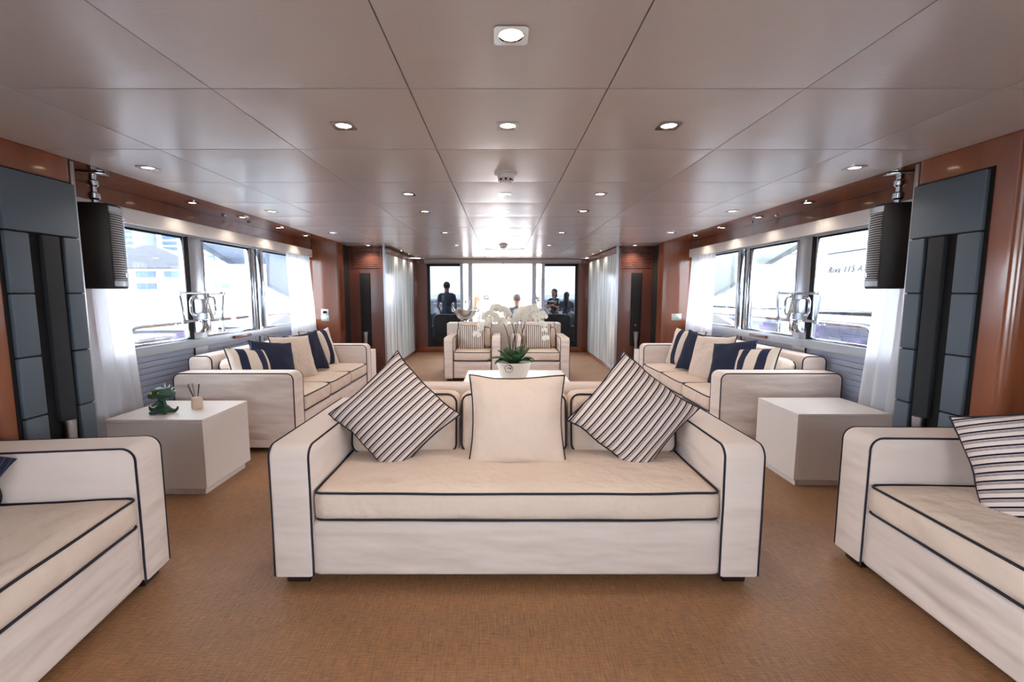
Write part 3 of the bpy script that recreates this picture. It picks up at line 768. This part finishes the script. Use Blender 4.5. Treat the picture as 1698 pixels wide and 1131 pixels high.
throw('fine striped pillow on the right armchair', (.54, 7.15, .645), tilt(0, R(-14), 0), .42, .40, .14, 'ticking2', 22, True, 'armchair pillows')

# ================================================================== TABLES
def block_table(name, label, x0, x1, y0, y1, h, plinth=.05, inset=.03, group=None):
    t = thing(name, label, 'table', ((x0 + x1) / 2, (y0 + y1) / 2, 0), 0, group); a, b = (x1 - x0) / 2, (y1 - y0) / 2
    ob('top', box(-a, a, -b, b, h - .02, h, .002, 1), 'white', t)
    ob('body', box(-a + .001, a - .001, -b + .001, b - .001, plinth, h - .0205, .002, 1), 'white', t)
    ob('plinth', box(-a + inset, a - inset, -b + inset, b - inset, 0, plinth - .0005), 'white', t)
    return t
block_table('side_table', 'white block side table carrying the green dragon figurine', -2.62, -1.985, 2.90, 3.43, .52, group='white block tables')
block_table('side_table', 'empty white block side table beside the right window sofa', 1.995, 2.64, 3.04, 3.53, .52, group='white block tables')
block_table('side_table', 'narrow white block table past the far arm of the left window sofa', -2.32, -1.82, 6.02, 6.42, .55, group='white block tables')
block_table('side_table', 'narrow white block table past the far arm of the right window sofa', 1.85, 2.3, 6.0, 6.42, .55, group='white block tables')
block_table('coffee_table', 'low white coffee table behind the centre sofa under the orchid', -.44, .70, 4.35, 5.5, .40)
block_table('console_table', 'long white console cabinet behind the two armchairs', -.97, .98, 7.78, 8.2, .82)

# ---- reed diffuser
t = thing('reed_diffuser', 'beige ceramic reed diffuser with dark sticks on the left side table', 'diffuser', (-2.215, 3.2, .52))
ob('bottle', lathe([(.034, 0), (.037, .01), (.036, .06), (.03, .078), (.015, .085), (.012, .083)], 28), 'ceramic', t)
for dx, dy, tp in ((-.055, .0, .175), (-.035, .012, .18), (.02, .0, .175), (.032, -.01, .178), (-.045, -.02, .165)):
    ob('reed', tube([(dx * .12, dy * .12, .04), (dx, dy, tp)], .0022, False, 5), 'reed', t)

# ---- dragon figurine
t = thing('dragon_figurine', 'green baby dragon figurine with big head and white frill', 'figurine', (-2.36, 3.06, .52), R(0))
body = blob([('ell', (0, 0, .03), (.05, .045, .032)), ('cap', (0, 0, .04), .03, (.004, 0, .085), .02), ('cap', (.0, 0, .085), .02, (0, 0, .115), .024),
             ('cap', (.02, -.03, .02), .016, (.05, -.045, .013), .011), ('cap', (-.02, -.035, .02), .018, (-.045, -.05, .014), .012),
             ('cap', (.035, .01, .022), .02, (.075, .01, .014), .012), ('cap', (.075, .01, .014), .012, (.095, .008, .028), .009), ('cap', (.095, .008, .028), .009, (.102, .006, .045), .006),
             ('cap', (-.04, 0, .03), .02, (-.078, .0, .028), .014), ('cap', (-.078, 0, .028), .014, (-.085, 0, .05), .009),
             ('cap', (.02, -.02, .075), .012, (.04, -.04, .062), .008), ('cap', (-.02, -.02, .075), .012, (-.036, -.04, .062), .008)], .0045, 4)
ob('body', body, 'green', t)
head = blob([('ell', (.005, -.004, .142), (.062, .05, .036)), ('ell', (-.035, -.012, .128), (.034, .034, .022)), ('ell', (.045, .0, .138), (.036, .04, .026)), ('cap', (-.02, .0, .168), .012, (.01, 0, .18), .006), ('cap', (.03, -.02, .165), .01, (.06, -.005, .172), .005)], .0045, 3)
h_ = ob('head', head, 'green', t, (0, 0, -.022)); h_.scale = (1.15, 1.1, 1.15)
for x in (-.028, .016): ob('eye', lathe([(0, -.006), (.007, -.003), (.007, .003), (0, .005)], 12), 'gold', h_, (x, -.047, .15), (R(90), 0, 0))
for k in range(5):
    a = R(-10 + k * 24); ob('frill_spike', lathe([(.006, 0), (.004, .012), (.0006, .026)], 8), 'bone', h_, (.012 + .052 * math.cos(a), .012, .142 + .034 * math.sin(a)), (0, R(90) - a, 0))
for k in range(5):
    a = R(100 + k * 22); ob('wing_spike', lathe([(.011, 0), (.008, .018), (.0008, .040)], 8), 'bone', t, (-.052 + .005 * k, -.006, .044), (0, -R(70) + R(24) * k, 0))

# ---- orchid
t = thing('potted_orchid', 'white orchids in an ivory oval pot on the coffee table', 'plant', (.1, 4.85, .40))
pot = ob('pot', lathe([(.125, 0), (.13, .004), (.188, .195), (.190, .2), (.18, .2), (.172, .175), (.0, .17)], 40, 1, .6), 'potwhite', t)
ob('soil', lathe([(.0, .172), (.165, .172), (.165, .18), (0, .186)], 32, 1, .58), 'moss', t)
cx, cz = -.055, .145
ring = [(cx + .042 * math.cos(a * .3491), -.0986 - .0, cz + .042 * math.sin(a * .3491)) for a in range(18)]
def pot_y(x, z):
    r = .13 + (.188 - .13) * (z - .004) / .191; return -.6 * math.sqrt(max(0, r * r - x * x)) - .001
ob('emblem_ring', tube([(x, pot_y(x, z), z) for x, _, z in ring], .0028, True, 6), 'dot', pot)
ob('emblem_curl', tube([(cx + dx, pot_y(cx + dx, cz + dz), cz + dz) for dx, dz in ((-.02, .0), (-.005, .012), (.01, .006), (.026, .002), (.022, -.008), (.005, -.004), (.03, .015), (.02, .032), (.0, .036))], .0035, False, 6), 'dot', pot)
def strap(L, wd, droop, lift):
    bm = bmesh.new(); n = 9; rows = []
    for i in range(n + 1):
        u = i / n; x = L * u; z = lift * u - droop * u * u; w = wd * (math.sin(math.pi * (u * .86 + .1)) ** .7) / 2
        if i == n: w = .002
        rows.append([bm.verts.new((x, -w, z + w * .35)), bm.verts.new((x, 0, z)), bm.verts.new((x, w, z + w * .35))])
    for a, b in zip(rows, rows[1:]):
        for k in (0, 1): bm.faces.new((a[k], b[k], b[k + 1], a[k + 1]))
    me = mesh_from(bm, 180); return me
for k, (a, L, w, dr, lf) in enumerate(((182, .26, .1, .16, .20), (200, .16, .12, .04, .20), (-8, .2, .1, .16, .20), (15, .15, .14, -.02, .15), (250, .12, .12, .03, .19), (290, .13, .12, .06, .18), (222, .15, .13, .03, .16), (318, .14, .12, .0, .17), (120, .14, .12, .03, .2), (60, .14, .12, .02, .2), (270, .1, .11, .04, .2), (205, .2, .1, .15, .16), (335, .18, .1, .14, .17))):
    me = strap(L, w, dr, lf); o = ob('leaf', me, 'leaf', t, (math.cos(R(a)) * .03, math.sin(R(a)) * .02, .18), (0, 0, R(a)))
    sm = o.modifiers.new('thick', 'SOLIDIFY'); sm.thickness = .003
def petal_flower():
    bm = bmesh.new()
    def pet(a, L, w, z):
        n = 5; c = bm.verts.new((0, 0, 0)); prev = None; ca, sa = math.cos(a), math.sin(a)
        ringv = []
        for i in range(9):
            q = -1 + 2 * i / 8; u = L * (1 - .25 * q * q) ; v = w * q
            if abs(q) == 1: u = L * .35; v = w * .75 * q
            ringv.append(bm.verts.new((u * ca - v * sa, u * sa + v * ca, z + .006 * (1 - q * q) - .004)))
        for x, y in zip(ringv, ringv[1:]): bm.faces.new((c, x, y))
    for a, L, w in ((90, .040, .022), (210, .038, .018), (330, .038, .018), (20, .046, .034), (160, .046, .034)): pet(R(a), L, w, .0 if w > .03 else -.003)
    bmesh.ops.remove_doubles(bm, verts=bm.verts, dist=1e-5)
    me = mesh_from(bm, 180); me.materials.append(M['petal']); return me
fm = petal_flower(); lipm = lathe([(.002, 0), (.006, .004), (.005, .010), (.001, .013)], 10); lipm.materials.append(M['bud'])
def bez(p, n=16):
    out = []
    for i in range(n + 1):
        u = i / n; q = [Vector(v) for v in p]
        while len(q) > 1: q = [a.lerp(b, u) for a, b in zip(q, q[1:])]
        out.append(q[0])
    return out
stems = [[(-.03, 0, .17), (-.06, .01, .5), (-.05, 0, .74), (-.28, -.03, .78), (-.38, -.05, .50)],
         [(.0, .01, .17), (.03, .02, .5), (.02, .02, .80), (-.20, .0, .86), (-.32, -.02, .66)],
         [(.02, -.01, .17), (.0, .0, .5), (.02, .01, .80), (.18, .0, .86), (.30, -.02, .70)],
         [(.05, .01, .17), (.1, .0, .5), (.06, .0, .78), (.26, -.04, .84), (.33, -.05, .48)],
         [(-.01, .02, .17), (-.01, .03, .45), (.02, .03, .7), (.05, .02, .82), (.16, .0, .74)]]
rf = random.Random(5)
for k, sp_ in enumerate(stems):
    pts = bez(sp_, 22); ob('stem', tube(pts, .0045, False, 6, [.0055 - .003 * i / 22 for i in range(23)]), 'stem', t)
    st_ = ob('support_cane', tube([sp_[0], Vector(sp_[0]).lerp(Vector(sp_[1]), .9) + Vector((.012, .01, .02))], .003, False, 5), 'reed', t)
    for i in range(9, 23, 1 if k < 4 else 2):
        if i < 10: continue
        p = pts[i] + Vector((rf.uniform(-.02, .02), rf.uniform(-.035, -.008), rf.uniform(-.02, .02)))
        sc = rf.uniform(.85, 1.15) * (1.05 if i < 18 else .85)
        f = ob('flower', fm, None, t, p, (R(90 + rf.uniform(-22, 28)), R(rf.uniform(-15, 15)), R(rf.uniform(-40, 40)))); f.scale = (sc,) * 3
        l = ob('lip', lipm, None, f, (0, 0, .002))

# ---- silver bowl on the console
t = thing('silver_bowl', 'silver champagne bowl with small handles on the white console', 'bowl', (-.665, 7.95, .82))
ob('bowl', lathe([(.07, 0), (.075, .006), (.03, .02), (.028, .035), (.06, .045), (.125, .08), (.17, .14), (.19, .21), (.198, .225), (.192, .226), (.182, .21), (.16, .145), (.11, .088), (.0, .06)], 40), 'silver', t)
for s in (-1, 1):
    ob('handle', tube([(s * .185, 0, .19), (s * .225, 0, .2), (s * .24, 0, .235), (s * .215, 0, .262), (s * .19, 0, .235)], .011, False, 8), 'silver', t)

# ================================================================== OUTSIDE
sea = ob('sea', box(-400, 400, -60, 700, -2.6, -2.5), 'sea'); tag(sea, 'pale harbour water around the yacht', 'water', kind='structure')
dk = ob('floor_aft_deck', box(-2.6, 2.5, YE + .1, 17.5, -.14, -.08), 'teak'); tag(dk, 'teak aft deck beyond the glass doors', 'deck', kind='structure')
oh = ob('ceiling_aft_deck', box(-3.4, 3.3, YE + .14, 11.5, 2.3, 2.4), 'boatwhite'); tag(oh, 'white overhang above the aft deck', 'overhang', kind='structure')
for s in (-1, 1):
    side = SIDE[s]
    sd = ob('side_deck_' + side, box(wx(s, WIN + .13), wx(s, 4.25), -4, 11, -.16, -.1), 'teak'); tag(sd, 'teak walkway outside the %s window' % side, 'deck', kind='structure')
    ov = ob('side_overhang_' + side, box(wx(s, WIN + .13), wx(s, 3.25), -4, 10.2, 2.0, 2.2), 'finblue' if s < 0 else 'boatwhite'); tag(ov, 'deck overhang above the %s walkway' % side, 'overhang', kind='structure')
    bw = ob('bulwark_' + side, box(wx(s, 4.0), wx(s, 4.14), 4.9, 11, -.1, .72, .03), 'boatwhite'); tag(bw, 'white bulwark along the %s walkway' % side, 'bulwark', kind='structure')
    x = wx(s, 3.6)
    t = thing('handrail', 'bent steel handrail on the %s walkway outside the window' % side, 'handrail', (x, 0, -.1), 0, 'walkway handrails')
    ob('rail', tube([(0, 4.38, .3), (0, 4.38, .98), (0, 4.40, 1.05), (0, 4.46, 1.095), (0, 4.55, 1.105), (0, 9.8, 1.105)], .022), 'chrome', t)
    ob('post', tube([(0, 5.9, .0), (0, 5.9, 1.09)], .018), 'chrome', t); ob('post', tube([(0, 7.9, .0), (0, 7.9, 1.09)], .018), 'chrome', t); ob('post', tube([(0, 4.38, .0), (0, 4.38, .3)], .018), 'chrome', t)
    t = thing('superstructure_fin', 'diagonal %s fin bracing the overhang outside the %s window' % ('blue-grey' if s < 0 else 'grey-green', side), 'fin', (0, 0, 0), 0, 'outside fins')
    xa, xb = wx(s, 3.86), wx(s, 3.98)
    ob('upper_fin', prism([(5.9, 2.0), (8.2, 1.33), (10.2, .9), (10.2, 2.0)], 'X', xa, xb, .01, 1), 'finblue' if s < 0 else 'fingreen', t)
    ob('lower_fin', prism([(7.2, .72), (8.25, .98), (10.2, 1.3), (10.2, .72)], 'X', xa, xb, .01, 1), 'boatwhite', t)
# white lockers on left walkway and vertical post
t = thing('deck_locker', 'white deck locker beyond the left handrail', 'locker', (-4.45, 5.55, -.1))
ob('body', box(-.2, .2, -.3, .3, 0, .86, .02), 'boatwhite', t); ob('lid', box(-.22, .22, -.32, .32, .865, .92, .02), 'boatwhite', t)
ob('notice', box(.201, .204, -.1, .08, .5, .74), 'plastic', t)
for s in (-1, 1):
    t = thing('flag_post', 'thick white post outside the %s window' % SIDE[s], 'post', (wx(s, 5.6) if s < 0 else 5.4, 8.75 if s < 0 else 8.6, -2.5))
    ob('shaft', box(-.1, .1, -.1, .1, 0, 4.5 if s < 0 else 4.55, .02), 'boatwhite', t); ob('cap', box(-.12, .12, -.12, .12, 4.55, 4.6, .01), 'boatwhite', t)
# quay, pavilion, towers to the left
q = ob('quay_wall', box(-140, -14, 20, 60, -2.6, 1.2), 'quay'); tag(q, 'pale stone quay wall across the water on the left', 'quay', kind='structure')
t = thing('harbour_boat', 'small white motor boat with a dark windscreen outside the left window', 'boat', (-7.2, 10.6, -1.6), R(0))
ob('hull', prism([(-1.5, 1.3), (2.2, 1.3), (1.8, .1), (-1.5, .0)], 'X', -1.1, 1.1, .05, 2), 'boatwhite', t)
ob('cabin', prism([(-1.2, 1.32), (1.2, 1.32), (.7, 2.1), (-1.2, 2.15)], 'X', -.8, .8, .05, 2), 'darkglass', t)
ob('roof', box(-.85, .85, -1.25, .8, 2.16, 2.24, .02), 'boatwhite', t)
t = thing('pavilion', 'white harbour pavilion with a dark hipped roof', 'building', (-36, 52, 1.2))
ob('wall', box(-14, 14, -5, 5, 0, 2.6), 'boatwhite', t)
bm = bmesh.new()
P_ = [bm.verts.new(p) for p in ((-9, -5.4, 2.62), (6, -5.4, 2.62), (6, 5.4, 2.62), (-9, 5.4, 2.62), (-4.2, 0, 5.4), (-3.2, 0, 5.4))]
for f in ((0, 1, 5, 4), (1, 2, 5), (2, 3, 4, 5), (3, 0, 4), (3, 2, 1, 0)): bm.faces.new([P_[i] for i in f])
ob('roof', mesh_from(bm, 0), 'roof', t)
wm = box(-1.0, 1.0, -.05, .05, -.3, .3); wm.materials.append(M['towerglass'])
for k in range(9):
    ob('window', wm, None, t, (-12 + k * 2.9, -5.04, 2.0)); 
    if k % 2 == 0: ob('window', wm, None, t, (-12 + k * 2.9, -5.04, .8))
def tower(x, y, w, h, nb, lab):
    t = thing('tower_block', lab, 'building', (x, y, 0)); ob('core', box(-w / 2, w / 2, -6, 6, 0, h), 'tower', t)
    me = box(-w * .42, w * .42, -6.15, -6.0, -h / nb * .27, h / nb * .27); me.materials.append(M['towerglass'])
    for k in range(nb): ob('window_band', me, None, t, (0, 0, h / nb * (k + .5)))
    me2 = box(-w / 2 - .3, w / 2 + .3, -6.4, 6.3, 0, .6); me2.materials.append(M['tower']); ob('roof_slab', me2, None, t, (0, 0, h))
tower(-161, 200, 9, 46, 22, 'pale tower block at the left of the skyline'); tower(-150.5, 190, 9, 44, 20, 'pale tower block second from the left in the skyline'); tower(-139, 200, 7, 60, 26, 'slim pale tower seen beside the left window pillar')
tower(-128, 215, 9, 26, 12, 'low pale tower seen right of the left window pillar')
t = thing('terrace_building', 'low white terrace building with rows of windows on the quay', 'building', (-19, 40, 1.2))
ob('wall', box(-6, 9, -3, 3, 0, 3.6), 'boatwhite', t)
wm2 = box(-.28, .28, -.04, .04, -.2, .2); wm2.materials.append(M['towerglass'])
for r_ in range(3):
    for k in range(15): ob('window', wm2, None, t, (-5.3 + k, -3.04, .7 + r_ * 1.1))
# neighbour yacht to the right
t = thing('moored_yacht', 'large white motor yacht moored alongside outside the right window', 'yacht', (8.0, 10, -2.5))
ob('hull', prism([(-14, 3.45), (22, 3.1), (22, .0), (-14, 0)], 'X', 0, 5, .05, 2), 'boatwhite', t)
ob('hull_glass', box(-.02, 0, -9, 12, 2.62, 3.16, .005), 'darkglass', t)
ob('lower_stripe', box(-.015, 0, -13, 20, 1.6, 2.35, .004), 'darkglass', t)
ob('superstructure', prism([(-12, 3.45), (4.0, 3.4), (2.6, 4.6), (1.8, 5.1), (-12, 6.2)], 'X', .02, 4.2, .06, 2), 'boatwhite', t)
ob('crease', prism([(-10, 5.02), (1.4, 4.80), (1.4, 4.775), (-10, 4.99)], 'X', .0, .02), 'letter', t)
ob('aft_deck_house', prism([(6, 3.3), (16, 3.3), (16, 4.5), (7, 4.5)], 'X', .8, 4.2, .05, 2), 'boatwhite', t)
ob('house_window', box(.78, .80, 8, 15, 3.8, 4.3), 'towerglass', t)
ob('deck_rail', tube([(.1, 4.2, 3.75), (.1, 20, 3.6)], .03), 'chrome', t)
for k in range(8): ob('rail_post', tube([(.1, 4.5 + 2 * k, 3.2), (.1, 4.5 + 2 * k, 3.72)], .02), 'chrome', t)
tc_ = bpy.data.curves.new('lettering', 'FONT'); tc_.body = 'Riva 115 ATH'; tc_.size = .21; tc_.shear = .35; tc_.extrude = .004; tc_.space_character = 1.15
to = bpy.data.objects.new('lettering_source', tc_); COL.objects.link(to)
dg = bpy.context.evaluated_depsgraph_get(); dg.update(); tm = bpy.data.meshes.new_from_object(to.evaluated_get(dg)); bpy.data.objects.remove(to)
tm.materials.clear()
lt = ob('lettering', tm, 'letter', t); lt['label'] = 'grey italic lettering on the white side'
lt.matrix_local = Matrix(((0, 0, -1, .012), (-1, 0, 0, 1.35), (0, 1, 0, 4.32), (0, 0, 0, 1)))
# aft: outdoor seats, table, rail
for s in (-1, 1):
    for k in (0, 1):
        t = thing('deck_armchair', 'charcoal woven deck chair, %s behind the %s smoked door' % (('nearer', 'farther')[k], SIDE[s]), 'chair', (s * (1.24 if k == 0 else 2.12) - .02, 11.1 + .3 * k, -.08), R(180 if k == 0 else 90 * s), 'charcoal deck chairs')
        ob('seat', box(-.36, .36, -.36, .3, .05, .44, .05, 3), 'outsofa', t)
        ob('backrest', prism(round_rect(-.38, .38, .05, .92, .14, (0, 0, 1, 1), 8), 'Y', .3, .44, .03, 2), 'outsofa', t)
        for a in (-1, 1):
            ob('arm', box(a * .37, a * .47, -.36, .4, .05, .64, .03, 2), 'outsofa', t)
            for b in (-1, 1): ob('leg', box(a * .38 - .02, a * .38 + .02, b * .3 - .02, b * .3 + .02, 0, .05), 'blackmatt', t)
t = thing('dining_table', 'white deck table outside the open aft doors', 'table', (.1, 12.0, -.08))
ob('top', box(-.36, .36, -.5, .6, .70, .74, .01), 'boatwhite', t); ob('pedestal', lathe([(.3, 0), (.28, .03), (.07, .06), (.07, .64), (.2, .69)], 24), 'boatwhite', t)
t = thing('aft_rail', 'white aft bulwark with steel rail at the stern', 'rail', (0, 17.3, -.08))
ob('bulwark', box(-2.6, 2.5, -.06, .06, 0, .85, .02), 'boatwhite', t); ob('top_rail', tube([(-2.6, 0, 1.0), (2.5, 0, 1.0)], .025), 'chrome', t)
for k in range(6): ob('post', tube([(-2.5 + k, 0, .84), (-2.5 + k, 0, .99)], .016), 'chrome', t)
q2 = ob('quay_far', box(-60, 60, 60, 75, -2.6, .3), 'quay'); tag(q2, 'distant pale harbour wall behind the stern', 'quay', kind='structure')

# ---- people on the aft deck
def make_hand():
    pr = [('ell', (0, 0, -.045), (.038, .014, .05))]
    for x, L in ((-.028, .065), (-.01, .078), (.01, .074), (.027, .058)):
        pr += [('cap', (x, 0, -.08), .009, (x * 1.15, -.008, -.08 - L * .55), .0085), ('cap', (x * 1.15, -.008, -.08 - L * .55), .0085, (x * 1.2, -.024, -.08 - L), .007)]
    pr += [('cap', (-.03, -.002, -.025), .012, (-.052, -.014, -.055), .010), ('cap', (-.052, -.014, -.055), .010, (-.055, -.022, -.08), .008)]
    return blob(pr, .0045, 2)
HAND = make_hand(); HAND.materials.append(M['skin'])
def person(label, loc, rotz, seated, top, bottom, hair, hairstyle, sc=1.0, arms='down', glasses=False, cap=False):
    """faces local -Y"""
    t = thing('person', label, 'person', loc, rotz, 'people on the aft deck')
    hip = .44 if seated else .90; k = 0
    sh = hip + .52; hd = sh + .215
    legs, sho, tor = [], [], []
    for s in (-1, 1):
        H = (s * .10, 0, hip)
        if seated:
            K = (s * .14, -.44, hip + .02); A = (s * .14, -.42, .08)
        else:
            K = (s * .11, -.02, .48); A = (s * .12, .02, .09)
        legs += [('cap', H, .095, K, .065), ('cap', K, .062, A, .042)]
        sho += [('cap', A, .042, (A[0] * 1.1, A[1] - .13, .035), .034), ('ell', (A[0] * 1.05, A[1] - .05, .035), (.042, .12, .034))]
    tor += [('ell', (0, 0, hip + .04), (.165, .115, .13)), ('cap', (0, 0, hip + .06), .13, (0, 0, hip + .3), .13), ('ell', (0, 0, sh - .14), (.175, .115, .17)),
            ('cap', (-.14, 0, sh - .02), .062, (.14, 0, sh - .02), .062), ('cap', (0, 0, sh - .02), .08, (0, .0, sh + .05), .06)]
    skin, hands = [('cap', (0, 0, sh), .062, (0, -.01, sh + .13), .06)], []
    for s in (-1, 1):
        S_ = (s * .185, 0, sh - .04)
        if arms == 'down': E_, W_ = (s * .25, .02, sh - .30), (s * .20, -.16, sh - .46)
        elif arms == 'table': E_, W_ = (s * .27, -.12, sh - .28), (s * .12, -.36, sh - .29)
        else: E_, W_ = (s * .24, -.05, sh - .28), (s * .02 + .05, -.22, sh - .2)
        tor.append(('cap', S_, .058, tuple(Vector(S_).lerp(Vector(E_), .55)), .05))
        skin += [('cap', tuple(Vector(S_).lerp(Vector(E_), .4)), .042, E_, .038), ('cap', E_, .037, W_, .026)]
        hands.append((W_, E_))
    hc = Vector((0, -.02, hd))
    skin += [('ell', hc, (.082, .1, .112)), ('ell', hc + Vector((0, -.025, -.06)), (.055, .065, .055)), ('cap', hc + Vector((0, -.095, .0)), .010, hc + Vector((0, -.112, -.028)), .014),
             ('ell', hc + Vector((.077, .005, -.01)), (.012, .022, .03)), ('ell', hc + Vector((-.077, .005, -.01)), (.012, .022, .03)),
             ('cap', hc + Vector((-.018, -.088, -.065)), .008, hc + Vector((.018, -.088, -.065)), .008)]
    b = ob('body', blob(skin, .011, 3), 'skin', t)
    ob('shirt', blob(tor, .014, 4), top, t); ob('trousers', blob(legs, .014, 3), bottom, t); ob('shoes', blob(sho, .014, 2), 'blackmatt', t)
    for W_, E_ in hands:
        d = (Vector(W_) - Vector(E_)).normalized(); q_ = (-d).to_track_quat('Z', 'Y'); h = ob('hand', HAND, None, t, W_); h.rotation_mode = 'QUATERNION'; h.rotation_quaternion = q_
    for s in (-1, 1): ob('eye', lathe([(0, -.009), (.009, 0), (0, .009)], 10), 'blackmatt', b, hc + Vector((s * .03, -.086, .005)))
    hp = [('ell', hc + Vector((0, .018, .03)), (.093, .108, .1))]
    if hairstyle == 'long': hp += [('cap', hc + Vector((0, .05, .0)), .085, hc + Vector((0, .085, -.22)), .085), ('cap', hc + Vector((0, .085, -.22)), .085, hc + Vector((.02, .1, -.40)), .05)]
    elif hairstyle == 'bob': hp += [('cap', hc + Vector((.05, .03, .0)), .045, hc + Vector((.065, .03, -.12)), .035), ('cap', hc + Vector((-.05, .03, 0)), .045, hc + Vector((-.065, .03, -.12)), .035), ('ell', hc + Vector((0, .055, -.04)), (.075, .055, .09))]
    ob('hair', blob(hp, .012, 3), hair, t)
    if glasses:
        for s in (-1, 1): ob('sunglass_lens', box(-.028, .028, -.004, .004, -.018, .018, .006), 'shade', t, hc + Vector((s * .034, -.108, .005)))
        ob('sunglass_bridge', box(-.01, .01, -.003, .003, -.003, .003), 'shade', t, hc + Vector((0, -.11, .012)))
    if cap:
        ob('cap_crown', blob([('ell', hc + Vector((0, .01, .055)), (.092, .108, .075))], .012, 2), 'cap', t)
        ob('cap_peak', prism([(-.07, -.02), (.07, -.02), (.075, -.09), (.03, -.14), (-.03, -.14), (-.075, -.09)], 'Z', 0, .008, .002, 1), 'cap', t, hc + Vector((0, -.075, .05)), (R(8), 0, 0))
    t.scale = (sc,) * 3
    return t
DZ = -.08
person('man in dark shirt standing with his back turned behind the left smoked door', (-1.47, 12.0, DZ), R(180), False, 'shirtdark', 'trouser', 'hairdark', 'short', .97)
person('grey haired man in navy shirt seated with his back to the saloon', (.33, 10.95, DZ), R(180), True, 'shirtnavy', 'trouser', 'hairgrey', 'short', 1.08, 'table')
person('seated man in pale cap and blue shirt turned sideways by the right stile', (.86, 11.75, DZ), R(-85), True, 'shirtnavy', 'trouser', 'hairgrey', 'short', 1.06, 'table', cap=True)
person('fair haired woman seen from behind at the left of the deck table', (-.68, 11.9, DZ), R(125), True, 'shirtwhite', 'trouser', 'hairfair', 'long', 1.07, 'table')
person('person in white top and sunglasses facing the saloon across the deck table', (-.48, 13.1, DZ), R(8), True, 'shirtwhite', 'trouser', 'hairdark', 'short', 1.06, 'table', glasses=True)
person('person in white shirt standing between the right door stiles', (1.06, 13.0, DZ), R(70), False, 'shirtwhite', 'trouser', 'hairgrey', 'short', 1.02)
person('dark haired woman in black and white top behind the right smoked door', (1.45, 12.85, DZ), R(-40), False, 'shirtpat', 'trouser', 'hairdark', 'bob', .87, 'fold')
person('woman with long dark hair seen from behind the right smoked door', (1.72, 12.35, DZ), R(160), False, 'shirtdark', 'trouser', 'hairdark', 'long', .82, 'fold')
for x, y, r_, lb in ((.33, 10.95, 180, 'under the grey haired man in navy'), (.86, 11.75, -85, 'under the man in the cap'), (-.68, 11.9, 125, 'under the fair haired woman'), (-.48, 13.1, 8, 'under the person in sunglasses')):
    t = thing('deck_stool', 'white deck stool %s' % lb, 'stool', (x, y, DZ), R(r_), 'white deck stools')
    ob('seat', lathe([(.0, .30), (.18, .30), (.19, .315), (.19, .335), (0, .345)], 24), 'boatwhite', t); ob('pedestal', lathe([(.17, 0), (.16, .02), (.03, .035), (.03, .299)], 20), 'chrome', t)
